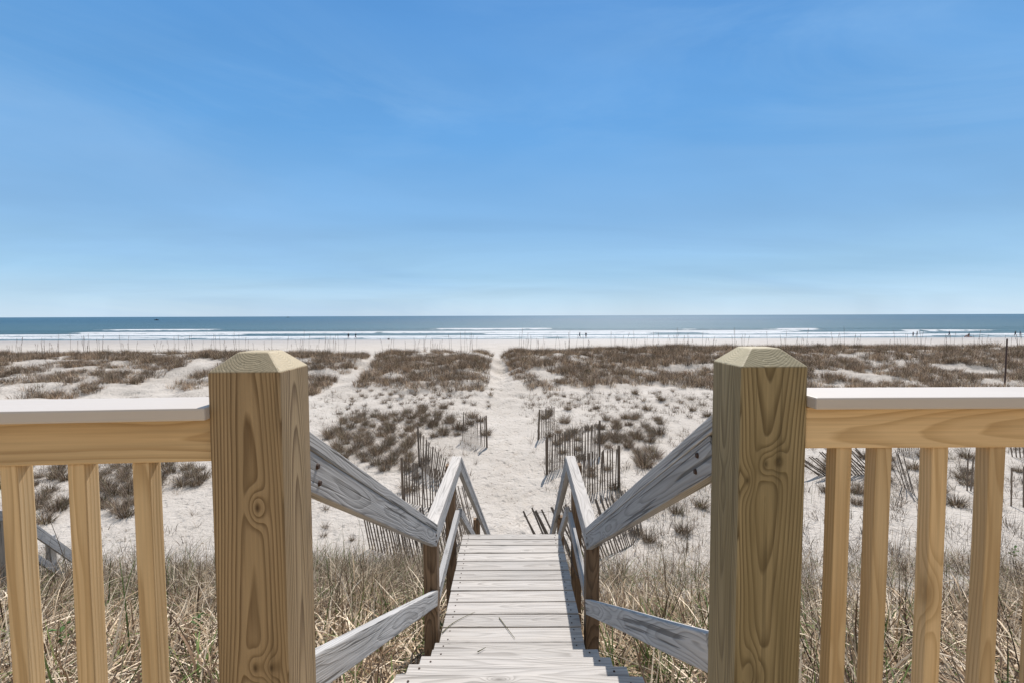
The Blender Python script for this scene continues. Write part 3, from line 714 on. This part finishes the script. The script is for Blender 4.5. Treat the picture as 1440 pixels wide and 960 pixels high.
for poly, n, mind, sc, meshes, lab in regions:
    G = [g for g in scatter(poly, n, mind) if not (abs(g.x-path_x(g.y)) < 0.75 and g.y < 30)]
    G.sort(key=lambda g: -g.y); per = max(1, min(12, int(math.ceil(len(G)**0.5*1.4)))); rows = [G[i:i+per] for i in range(0, len(G), per)]
    for ri, row in enumerate(rows):
        row.sort(key=lambda g: g.x/g.y)
        for ci, g in enumerate(row):
            o = bpy.data.objects.new('beachgrass_tuft', random.choice(meshes)); COL.objects.link(o)
            s = sc*random.uniform(0.75, 1.3); o.scale = (s, s, s*random.uniform(0.8, 1.1)); o.location = g; o.rotation_euler = (0, 0, random.uniform(0, 6.28))
            where = ('%s from left' % ORD[ci]) if len(rows) == 1 else ('%s row from the back, %s from left' % (ORD[ri], ORD[ci]))
            tag(o, lab+', '+where, 'grass tuft', 'tufts of brown beachgrass dotted over the sand'); ntuft += 1
print('tufts', ntuft)

# the ridge: a continuous cover of beachgrass
def ridge_density(px, py, X, Y):
    d = np.ones_like(px)
    low = np.interp(px, [-200, 0, 90, 150, 200, 300, 430, 515, 560, 690, 730, 830, 880, 1000, 1140, 1440, 1700],
                    [560, 560, 560, 548, 538, 556, 556, 545, 550, 547, 545, 545, 537, 545, 546, 545, 545])
    d *= 1-sstep(-3, 5, py-low)
    def strip(x0, y0, x1, y1, w0, w1):      # a bare strip from (x0,y0) to (x1,y1)
        nonlocal d
        t = np.clip((py-y0)/(y1-y0), 0, 1); cx = x0+(x1-x0)*t; w_ = w0+(w1-w0)*t
        inr = (py > min(y0, y1)-2) & (py < max(y0, y1)+3)
        d = np.where(inr, d*sstep(0.75, 1.2, np.abs(px-cx)/w_), d)
    strip(698, 503, 708, 552, 10, 26)
    strip(524, 503, 448, 575, 6, 30)
    strip(296, 507, 178, 560, 24, 30)
    strip(60, 508, 20, 516, 30, 20)
    n = vnoise(X*0.30+11, Y*0.55, 91)*0.65+vnoise(X*0.9, Y*1.1, 92)*0.35
    thr = np.where(px < 480, 0.38, np.where(px > 1000, 0.32, 0.25))
    return d*sstep(thr-0.05, thr+0.12, n)
N = 46000
X = RNG.uniform(-66, 66, N); Y = RNG.uniform(32, 54.5, N); Z = gz(X, Y); px, py = pix(X, Y, Z)
den = ridge_density(px, py, X, Y); keep = (RNG.uniform(0, 1, N) < den*0.42) & (np.abs(px-720) < 760)
X, Y, Z = X[keep], Y[keep], Z[keep]; nb = 40; n = len(X)*nb
sz = np.repeat(RNG.uniform(0.75, 1.25, len(X))*(0.65+0.7*vnoise(X*0.6, Y*0.6, 71)), nb)
a = RNG.uniform(0, 2*math.pi, n); rr = np.sqrt(RNG.uniform(0, 1, n))*0.28
Pb = np.stack([np.repeat(X, nb)+rr*np.cos(a), np.repeat(Y, nb)+rr*np.sin(a), np.repeat(Z, nb)-0.04], -1)
tr = palette(n, BROWN, (4, 4, 3, 2, 1, 1.2))*np.repeat(RNG.uniform(0.45, 1.85, len(X)), nb)[:, None]
V, F, c = blades(Pb, a+RNG.normal(0, .5, n), sz*RNG.uniform(0.30, 0.66, n), RNG.uniform(0.1, 0.8, n), RNG.uniform(0.2, 1.2, n), RNG.uniform(0.014, 0.026, n), 2, tr)
o = link_mesh('ridge_grass', np_mesh('ridge_grass', V, [F], M_GRASS, tint=c), None)
tag(o, 'brown beachgrass covering the far dune ridge in front of the beach', 'grass', kind='stuff')
print('ridge blades', n)

# foreground grass on the near slope
def fore(Xr, Yr, N, dens, nb, lab, wts, Lr, name):
    X = RNG.uniform(*Xr, N); Y = RNG.uniform(*Yr, N); keep = RNG.uniform(0, 1, N) < dens(X, Y); X, Y = X[keep], Y[keep]
    n = len(X)*nb; Z = gz(X, Y); a = RNG.uniform(0, 2*math.pi, n); rr = np.sqrt(RNG.uniform(0, 1, n))*0.17
    P = np.stack([np.repeat(X, nb)+rr*np.cos(a), np.repeat(Y, nb)+rr*np.sin(a), np.repeat(Z, nb)-0.04], -1)
    cl = np.repeat(RNG.uniform(0, 1, len(X)), nb)
    L = RNG.uniform(*Lr, n)*(0.55+0.9*cl); u = RNG.uniform(0, 1, n); upr = u < 0.07; flat = u > 0.60
    lean = np.where(upr, RNG.uniform(0, 0.35, n), np.where(flat, RNG.uniform(0.9, 1.5, n), RNG.uniform(0.2, 1.0, n)))
    curl = np.where(upr, RNG.uniform(0, 0.6, n), np.where(flat, RNG.uniform(-0.5, 0.7, n), RNG.uniform(1.1, 3.4, n)))
    nf = np.repeat(1-sstep(4.2, 7.0, Y), nb)
    curl = curl*(0.55+0.75*nf)
    P[flat, 2] += RNG.uniform(0.03, 0.26, flat.sum())*np.repeat(RNG.uniform(0.3, 1, len(X)), nb)[flat]
    L = np.where(flat, L*0.8, L)
    tint = palette(n, STRAW, wts)*(0.72+0.46*nf)[:, None]*np.array([1.04, 0.99, 0.90])*np.repeat(RNG.uniform(0.7, 1.2, len(X)), nb)[:, None]
    green = np.repeat(vnoise(X*0.9, Y*0.9, 101), nb)
    g = (RNG.uniform(0, 1, n) < sstep(0.55, 0.95, green)*0.55+0.07) & (upr | (RNG.uniform(0, 1, n) < 0.4))
    tint[g] = np.array([0.14, 0.19, 0.055])*RNG.uniform(0.6, 1.4, (g.sum(), 1))
    V, F, c = blades(P, a+RNG.normal(0, 1.0, n), L, lean, curl, RNG.uniform(0.005, 0.0115, n)*(1+0.9*nf), 6, tint)
    return V, F, c
def merge(parts):
    Vs, Fs, Cs = [], [], []; k = 0
    for V, F, c in parts: Vs.append(V); Fs.append(F+k); Cs.append(c); k += len(V)
    return np.vstack(Vs), np.vstack(Fs), np.vstack(Cs)
def stems(X, Y, Lr, tint):
    n = len(X); P = np.stack([X, Y, gz(X, Y)-0.03], -1)
    return blades(P, RNG.uniform(0, 6.28, n), RNG.uniform(*Lr, n), RNG.uniform(0, 0.22, n), RNG.uniform(-0.1, 0.45, n), RNG.uniform(0.005, 0.009, n), 4, palette(n, tint, [1]*len(tint)))
DARK = [(0.12, 0.09, 0.065), (0.2, 0.15, 0.11), (0.28, 0.22, 0.16), (0.14, 0.15, 0.07)]
parts = [fore((-10, -0.6), (1.6, 10.4), 2000, dl, 72, '', (3.2, 3, 3, 3, 1, 3), (0.26, 0.75), 'l')]
ns = 500; parts.append(stems(RNG.uniform(-9, -0.8, ns), RNG.uniform(4, 9.8, ns), (0.5, 0.95), DARK))
V, F, c = merge(parts)
o = link_mesh('dune_grass', np_mesh('dune_grass', V, [F], M_GRASS, tint=c), None)
tag(o, 'tangled straw-coloured dune grass on the near slope left of the stairs', 'grass', kind='stuff')
parts = [fore((0.6, 11), (1.6, 10.6), 2500, dr, 72, '', (3.2, 3.4, 3, 3, 0.6, 3), (0.24, 0.70), 'r')]
ns = 2600; Xs = RNG.uniform(0.8, 13, ns); Ys = RNG.uniform(4.5, 14.5, ns); kk = RNG.uniform(0, 1, ns) < sstep(0.3, 0.6, vnoise(Xs*0.8, Ys*0.8, 65))
parts.append(stems(Xs[kk], Ys[kk], (0.2, 0.8), DARK))
V, F, c = merge(parts)
o = link_mesh('dune_grass', np_mesh('dune_grass', V, [F], M_GRASS, tint=c), None)
tag(o, 'tangled straw grass and thin dark stems on the near slope right of the stairs', 'grass', kind='stuff')

# sea oats standing along the crest: one mesh per kind, copied
def oat_mesh(seed, L, lean):
    rnd = random.Random(seed); V = []; F = []; S = 7; cen = []
    for k in range(S+1):
        t = k/S; cen.append(Vector((lean*t**2.2*L, 0.05*math.sin(t*3+seed), t*L)))
    for k, cpt in enumerate(cen):
        r_ = 0.013*(1-0.5*k/S)
        for a in range(4): V.append((cpt.x+math.cos(a*1.57)*r_, cpt.y+math.sin(a*1.57)*r_, cpt.z))
        if k: F += [[4*(k-1)+a, 4*(k-1)+(a+1) % 4, 4*k+(a+1) % 4, 4*k+a] for a in range(4)]
    for k in range(12):        # drooping seed head
        t = 0.80+0.2*k/12; p = Vector((lean*t**2.2*L, 0, t*L)); s = 0.03*(1-abs(k-6)/9); a = rnd.uniform(0, 6.28); i = len(V)
        q = Vector((math.cos(a)*s+0.02, math.sin(a)*s, -0.06)); wv = Vector((-math.sin(a), math.cos(a), 0))*0.010
        V += [tuple(p-wv*0.3), tuple(p+q*0.6-wv), tuple(p+q), tuple(p+q*0.6+wv)]; F.append([i, i+1, i+2, i+3])
    col = np.tile(np.array([[0.13, 0.095, 0.07]]), (len(V), 1))
    return np_mesh('sea_oat', V, [F], M_GRASS, tint=col)
OATS = [oat_mesh(k, L, ln) for k, (L, ln) in enumerate([(1.5, 0.05), (1.2, 0.12), (1.8, 0.08), (1.0, -0.1), (1.6, -0.05), (1.35, 0.2)])]
no = 0
FR = [(-50, 150, 'at the far left'), (150, 300, 'left of the left post'), (300, 430, 'behind the left post'), (430, 580, 'just right of the left post'), (580, 700, 'just left of the path gap'), (700, 850, 'just right of the path gap'), (850, 1000, 'just left of the right post'), (1000, 1140, 'behind the right post'), (1140, 1300, 'right of the right post'), (1300, 1500, 'at the far right')]
for k in range(600):
    px0 = random.uniform(-10, 1450)
    if random.random() > 0.35+0.65*float(vnoise(np.array([px0*0.02]), np.array([0.0]), 3)[0])+0.1: continue
    Yo = random.uniform(46, 52.5); Xo = (px0-720)/680*Yo
    if abs(Xo-path_x(Yo)) < 1.4 or abs(Xo+14.1) < 1.2: continue
    qi = random.randrange(6); o = bpy.data.objects.new('sea_oat', OATS[qi]); COL.objects.link(o)
    o.location = (Xo, Yo, float(gz(Xo, Yo))-0.03); s = random.choice((random.uniform(0.8, 1.2), random.uniform(1.0, 1.6))); o.scale = (1, 1, s); o.rotation_euler = (0, 0, random.choice((random.uniform(-.6, .6), random.uniform(0, 6.28))))
    lab = '%s %s sea oat stalk on the ridge crest %s' % (('straight', 'bent', 'nearly straight', 'bent', 'straight', 'strongly bowed')[qi], 'tall' if s > 1.1 else ('short' if s < 0.85 else 'slender'), [f[2] for f in FR if f[0] <= px0 < f[1]][0])
    tag(o, lab, 'sea oat', 'sea oat stalks along the ridge'); no += 1
    if no >= 290: break
print('oats', no)

# dry sprigs sprouting all over the open sand
n0 = 10500; X = RNG.uniform(-26, 26, n0); Y = 9.2+24*RNG.uniform(0, 1, n0)**1.15; Z = gz(X, Y); px, py = pix(X, Y, Z)
dn = sstep(0.34, 0.60, vnoise(X*0.45, Y*0.45, 111)*0.6+vnoise(X*1.4, Y*1.4, 112)*0.4)
dn = dn*sstep(0.9, 1.5, np.abs(X-path_x(Y)))*np.where(X > 0, 1.0, 0.75)*(np.abs(px-720) < 780)
dn = dn*(1-0.8*np.exp(-((px-440+(py-560)*0.2)/28)**2))
k = RNG.uniform(0, 1, n0) < dn; X, Y, Z = X[k], Y[k], Z[k]; nb = 13; n = len(X)*nb
a = RNG.uniform(0, 2*math.pi, n); rr = np.sqrt(RNG.uniform(0, 1, n))*np.repeat(RNG.uniform(0.03, 0.16, len(X)), nb)
szs = np.repeat(RNG.uniform(0.5, 1.3, len(X)), nb)
P = np.stack([np.repeat(X, nb)+rr*np.cos(a), np.repeat(Y, nb)+rr*np.sin(a), np.repeat(Z, nb)-0.02], -1)
V, F, c = blades(P, a+RNG.normal(0, .6, n), szs*RNG.uniform(0.12, 0.42, n), RNG.uniform(0.1, 1.2, n), RNG.uniform(0, 1.4, n), RNG.uniform(0.008, 0.014, n), 2, palette(n, BROWN, (4, 4, 3, 2, 1.5, 1.2)))
o = link_mesh('grass_sprigs', np_mesh('grass_sprigs', V, [F], M_GRASS, tint=c), None)
tag(o, 'dry low sprigs of beachgrass sprouting all over the open sand', 'grass', kind='stuff')
print('sprigs', len(X))

# tall single stems in front
def stem(p0, p1, label, r=0.006, bow=0.1, mat=None, name='tall_weed', tint=(0.2, 0.15, 0.1), cat='weed', grp=None, bv=(1, 0, 0)):
    p0, p1 = Vector(p0), Vector(p1); V = []; F = []; S = 10; bvv = Vector(bv)
    for k in range(S+1):
        t = k/S; c = (p1-p0)*t+bvv*(bow*math.sin(math.pi*t)); rr_ = r*(1-0.6*t)
        for a in range(5): V.append((c.x+math.cos(a*1.2566)*rr_, c.y+math.sin(a*1.2566)*rr_*0.7, c.z+math.sin(a*1.2566)*rr_*0.7))
        if k: F += [[5*(k-1)+a, 5*(k-1)+(a+1) % 5, 5*k+(a+1) % 5, 5*k+a] for a in range(5)]
    o = link_mesh(name, np_mesh(name, V, [F], M_GRASS, True, tint=np.tile(np.array([tint]), (len(V), 1))), None)
    o.location = p0; return tag(o, label, cat, grp)
g = ground(104, 830); stem(g, at(42, 668, g.y-0.3), 'tall bare dark stem leaning left behind the two leftmost balusters', bow=0.05)
g = ground(1296, 770); stem(g, at(1281, 628, g.y+0.2), 'tall thin dark stem behind the second and third right balusters', bow=0.05)
g = ground(962, 800); stem(g, at(958, 676, g.y), 'thin dark upright stem between the right handrail boards')
g = ground(858, 830); stem(g, at(861, 762, g.y), 'short dark stem just right of the near right stair post')
g = ground(507, 800); stem(g, at(503, 728, g.y), 'thin dark stem in front of the striped fence shade on the left')
# bits lying on the boards
zb = ZW0+0.004
for a_, b_, lab, bw in (((622, 890), (668, 861), 'dry bent grass blade reaching over the left edge of the walkway', -0.03), ((702, 869), (724, 898), 'short dark grass blade lying straight in the middle of the walkway', 0.0), ((672, 917), (683, 911), 'tiny dry blade lying on the stair just before the walkway', 0.0)):
    Ya = 2.035/(-ray(*a_)[2]/ray(*a_)[1]); Yb = 2.035/(-ray(*b_)[2]/ray(*b_)[1])
    if 'tiny' in lab: Ya, Yb = 1.843/(-ray(*a_)[2]/ray(*a_)[1]), 1.843/(-ray(*b_)[2]/ray(*b_)[1])
    pa, pb = at(*a_, Ya), at(*b_, Yb); pa.z += 0.006; pb.z += 0.006
    stem(pa, pb, lab, r=0.0035, bow=bw, name='fallen_straw', tint=(0.14, 0.13, 0.07), cat='straw')
stem((0.475, 4.2, H(2.0)), (0.52, 3.15, H(1.78)), 'thin dark dry vine hanging across the right edge of the walkway', r=0.005, bow=-0.12, name='dry_vine', tint=(0.10, 0.07, 0.05), cat='vine', bv=(0, 0, 1))

# little green plants in the straw
M_LEAF = plain('green leaf', (0.07, 0.13, 0.03), 0.7)
for (px_, py_, lab) in ((88, 950, 'small green leafy plant between the two leftmost balusters, at the bottom'), (281, 925, 'small green leafy plant right of the third baluster, near the left post'), (1425, 800, 'small bright green plant by the right edge behind the last baluster'), (110, 860, 'thin green shoot in the straw behind the second baluster')):
    g = ground(px_, py_); V = []; F = []; up_ = 'upright' in lab or 'shoot' in lab
    for k in range(9):
        a_ = k*2.4; ln = random.uniform(0.05, 0.10)*(2.2 if up_ else 1); wd_ = ln*(0.09 if up_ else 0.22); el = (1.2 if up_ else 0.55)+random.uniform(-.2, .3)
        dv = Vector((math.cos(a_)*math.cos(el), math.sin(a_)*math.cos(el), math.sin(el))); sv_ = Vector((-math.sin(a_), math.cos(a_), 0)); b0 = Vector((0, 0, 0.06+0.02*k)); i = len(V)
        V += [tuple(b0), tuple(b0+dv*ln*0.35+sv_*wd_), tuple(b0+dv*ln*0.75+sv_*wd_*0.8), tuple(b0+dv*ln-Vector((0, 0, .02))), tuple(b0+dv*ln*0.75-sv_*wd_*0.8), tuple(b0+dv*ln*0.35-sv_*wd_), tuple(b0+dv*ln*0.5-Vector((0, 0, .012)))]
        F += [[i, i+1, i+6, i+5], [i+1, i+2, i+3, i+6], [i+6, i+3, i+4, i+5]]
    for q in range(4): V.append((0.004*math.cos(q*1.57), 0.004*math.sin(q*1.57), 0))
    for q in range(4): V.append((0.003*math.cos(q*1.57), 0.003*math.sin(q*1.57), 0.24))
    j = len(V)-8; F += [[j+q, j+(q+1) % 4, j+4+(q+1) % 4, j+4+q] for q in range(4)]
    o = link_mesh('green_plant', np_mesh('green_plant', V, [F], M_LEAF, True), None); o.location = g+Vector((0, 0, 0.18)); tag(o, lab, 'plant', 'little green plants among the straw')
    for v in o.data.vertices[-8:-4]: v.co.z -= 0.2

# ------------------------------------------------------------------ marker pole on the ridge
g = ground(1413, 541)
bm = bmesh.new(); bmesh.ops.create_cone(bm, cap_ends=True, segments=10, radius1=0.055, radius2=0.05, depth=3.4)
for v in bm.verts: v.co.z += 1.65
bmesh.ops.create_cone(bm, cap_ends=True, segments=10, radius1=0.06, radius2=0.03, depth=0.06, matrix=Matrix.Translation((0, 0, 3.38)))
me = bpy.data.meshes.new('pole'); bm.to_mesh(me); bm.free()
o = link_mesh('marker_pole', me, plain('dark pole paint', (0.07, 0.045, 0.04))); o.location = g
tag(o, 'tall thin dark pole standing in the ridge grass near the right edge', 'pole')

# ------------------------------------------------------------------ people at the water's edge
def person_mesh(pose, lean=0.0):
    """one continuous skinned body"""
    J = dict(stand=dict(hip=(0, 0, .92), waist=(0, 0, 1.08), chest=(0, 0, 1.30), neck=(0, 0, 1.46), head=(0, .01, 1.60), top=(0, .01, 1.70),
                        shL=(-.18, 0, 1.40), elL=(-.25, -.03, 1.14), haL=(-.24, .08, .92), shR=(.18, 0, 1.40), elR=(.26, -.02, 1.14), haR=(.27, .06, .90),
                        hpL=(-.10, 0, .88), knL=(-.12, .02, .50), anL=(-.13, -.02, .09), toL=(-.14, .13, .04), hpR=(.10, 0, .88), knR=(.12, .03, .50), anR=(.13, 0, .09), toR=(.15, .15, .04)),
             walk=dict(hip=(0, 0, .90), waist=(.02, 0, 1.07), chest=(.05, 0, 1.28), neck=(.07, 0, 1.44), head=(.10, 0, 1.58), top=(.10, 0, 1.68),
                       shL=(.05, -.17, 1.38), elL=(-.12, -.20, 1.15), haL=(-.20, -.17, .92), shR=(.05, .17, 1.38), elR=(.22, .2, 1.17), haR=(.40, .15, 1.05),
                       hpL=(0, -.09, .87), knL=(.18, -.10, .52), anL=(.28, -.10, .12), toL=(.42, -.11, .07), hpR=(0, .09, .87), knR=(-.08, .10, .48), anR=(-.30, .10, .13), toR=(-.18, .12, .04)),
             sit=dict(hip=(0, 0, .18), waist=(0, -.06, .36), chest=(0, -.10, .58), neck=(0, -.08, .74), head=(0, -.05, .88), top=(0, -.05, .98),
                      shL=(-.18, -.09, .68), elL=(-.27, .05, .46), haL=(-.20, .26, .44), shR=(.18, -.09, .68), elR=(.27, .05, .46), haR=(.20, .26, .44),
                      hpL=(-.10, .02, .16), knL=(-.16, .42, .46), anL=(-.15, .66, .09), toL=(-.16, .82, .05), hpR=(.10, .02, .16), knR=(.16, .42, .46), anR=(.15, .66, .09), toR=(.16, .82, .05)))[pose]
    rad = dict(hip=.15, waist=.125, chest=.155, neck=.06, head=.095, top=.07, shL=.075, elL=.045, haL=.04, shR=.075, elR=.045, haR=.04, hpL=.10, knL=.062, anL=.042, toL=.04, hpR=.10, knR=.062, anR=.042, toR=.04)
    names = list(J); E_ = [('hip', 'waist'), ('waist', 'chest'), ('chest', 'neck'), ('neck', 'head'), ('head', 'top'), ('chest', 'shL'), ('shL', 'elL'), ('elL', 'haL'), ('chest', 'shR'), ('shR', 'elR'), ('elR', 'haR'),
          ('hip', 'hpL'), ('hpL', 'knL'), ('knL', 'anL'), ('anL', 'toL'), ('hip', 'hpR'), ('hpR', 'knR'), ('knR', 'anR'), ('anR', 'toR')]
    me = bpy.data.meshes.new('p'); me.from_pydata([J[k] for k in names], [(names.index(a), names.index(b)) for a, b in E_], [])
    ob = bpy.data.objects.new('tmp', me); COL.objects.link(ob); sk = ob.modifiers.new('s', 'SKIN'); sv = me.skin_vertices[0].data
    for i, k in enumerate(names): sv[i].radius = (rad[k], rad[k]); sv[i].use_root = (k == 'hip')
    ob.modifiers.new('d', 'SUBSURF').levels = 1
    dg = bpy.context.evaluated_depsgraph_get(); m2 = bpy.data.meshes.new_from_object(ob.evaluated_get(dg)); bpy.data.objects.remove(ob)
    m2.name = 'person'; return m2
def person_mat(name, shirt, pants, skin):
    m, t, b = new_mat(name); co = t.node('ShaderNodeTexCoord').outputs['Object']; X, Y, Z = t.xyz(co)
    c = t.mix(t.m('GREATER_THAN', Z, 0.96), pants, shirt); c = t.mix(t.m('GREATER_THAN', Z, 1.47), c, skin); c = t.mix(t.m('GREATER_THAN', Z, 1.60), c, (0.04, 0.03, 0.02))
    c = t.mix(t.m('LESS_THAN', Z, 0.45), c, skin); principled(t, b, c, 0.8); return m
SK = (0.35, 0.2, 0.13)
pm = [person_mat('dark clothes', (0.02, 0.02, 0.03), (0.02, 0.02, 0.03), SK), person_mat('blue clothes', (0.03, 0.05, 0.10), (0.02, 0.02, 0.03), SK), person_mat('grey clothes', (0.2, 0.2, 0.22), (0.05, 0.05, 0.06), SK)]
base_mesh = {k: person_mesh(k) for k in ('stand', 'walk', 'sit')}
def person(px, pyfoot, pose, mi, rot, label, s=1.0):
    Yp = 6.36/(-ray(px, pyfoot)[2]/ray(px, pyfoot)[1]); Yp = min(max(Yp, 120), 137)
    p = at(px, pyfoot, Yp); z = max(float(gz(p.x, p.y)), -0.12)
    me = base_mesh[pose].copy(); me.materials.clear(); me.materials.append(pm[mi])
    o = bpy.data.objects.new('person', me); COL.objects.link(o); o.location = (p.x, p.y, z); o.scale = (s, s, s); o.rotation_euler = (0, 0, rot)
    return tag(o, label, 'person', "people at the water's edge")
person(490, 476, 'stand', 0, 0.3, 'person in dark clothes standing at the water left of centre, leftmost of all', 0.95)
person(500, 475.5, 'walk', 0, 0.1, 'person in dark clothes walking close to the right of the leftmost person')
person(815, 475.5, 'walk', 1, 0.4, 'taller dark-clothed person at the water right of centre, left one of the pair', 1.05)
person(824, 475, 'stand', 0, 2.8, 'dark-clothed person at the water right of centre, right one of the pair', 0.95)
person(1284, 473.5, 'stand', 2, 0, 'person in grey clothes standing close to a darker person at the water far right', 0.85)
person(1289.5, 474, 'stand', 0, 0.7, 'person in black clothes standing just right of the person in grey')
person(1335, 473.5, 'walk', 1, 2.9, 'person striding along the water between the grey and black pair and the sitter')
ps = person(1362, 474, 'sit', 1, 0.2, 'person sitting on an orange-brown mat by the water', 1.15)
person(1427.5, 472, 'walk', 0, 0.1, 'person walking at the water right of the pole, left one of two', 0.95)
person(1434.5, 472, 'stand', 1, 0.5, 'person standing at the water at the far right edge', 0.9)
me = board_mesh(1.7, 0.8, 0.12, 0.03, plain('orange brown mat', (0.30, 0.09, 0.04))); o = link_mesh('beach_mat', me, None)
o.location = ps.location+Vector((0.1, 0.2, 0.04)); ps.location.z += 0.08; tag(o, 'orange-brown mat under the sitting person by the water', 'mat')
bm = bmesh.new(); box_bm(bm, (0, 0, 0.17), (0.6, 0.35, 0.34)); bmesh.ops.bevel(bm, geom=list(bm.edges), offset=0.08, segments=3, affect='EDGES')
me = bpy.data.meshes.new('bag'); bm.to_mesh(me); bm.free(); o = link_mesh('beach_bag', me, plain('dark bag', (0.03, 0.03, 0.04)))
Yp = 131; p = at(546.5, 477, Yp); o.location = (p.x, Yp, float(gz(p.x, Yp))); tag(o, 'small dark bag left on the wet sand near the water', 'bag')

# ------------------------------------------------------------------ boats
def boat(px, Y, L, label):
    v = ray(px, 450); root = empty('boat', (v[0]/v[1]*Y, Y, 0.0)); s = L/7.0
    bm = bmesh.new(); secs = []
    for t, wd, dp in ((-3.5, 1.0, 0.5), (-1.5, 1.25, 0.5), (1.0, 1.2, 0.5), (2.6, 0.7, 0.35), (3.6, 0.06, 0.1)):
        top = 0.85+0.05*(t+3.5); secs.append([bm.verts.new((t*s, y_*s, z_*s)) for y_, z_ in ((-wd, top), (-wd*0.75, 0.05), (0, -dp+0.1), (wd*0.75, 0.05), (wd, top))])
    for a_, b_ in zip(secs[:-1], secs[1:]):
        for k in range(4): bm.faces.new((a_[k], a_[k+1], b_[k+1], b_[k]))
        bm.faces.new((a_[4], a_[0], b_[0], b_[4]))
    bm.faces.new(secs[0]); bm.faces.new(secs[-1][::-1]); bmesh.ops.recalc_face_normals(bm, faces=bm.faces)
    me = bpy.data.meshes.new('hull'); bm.to_mesh(me); bm.free(); link_mesh('hull', me, plain('dark hull', (0.03, 0.035, 0.05)), root)
    bm = bmesh.new(); box_bm(bm, (0.2*s, 0, 1.5*s), (1.4*s, 1.2*s, 1.2*s)); bmesh.ops.bevel(bm, geom=list(bm.edges), offset=0.12*s, segments=2, affect='EDGES')
    me = bpy.data.meshes.new('cabin'); bm.to_mesh(me); bm.free(); link_mesh('cabin', me, plain('cabin grey', (0.06, 0.06, 0.07)), root)
    tag(root, label, 'boat', 'small boats out at sea')
boat(220, 900, 8.0, 'small dark boat out on the sea at the left, the nearer one')
boat(405, 2900, 15.0, 'tiny distant boat just below the horizon, right of the nearer boat')
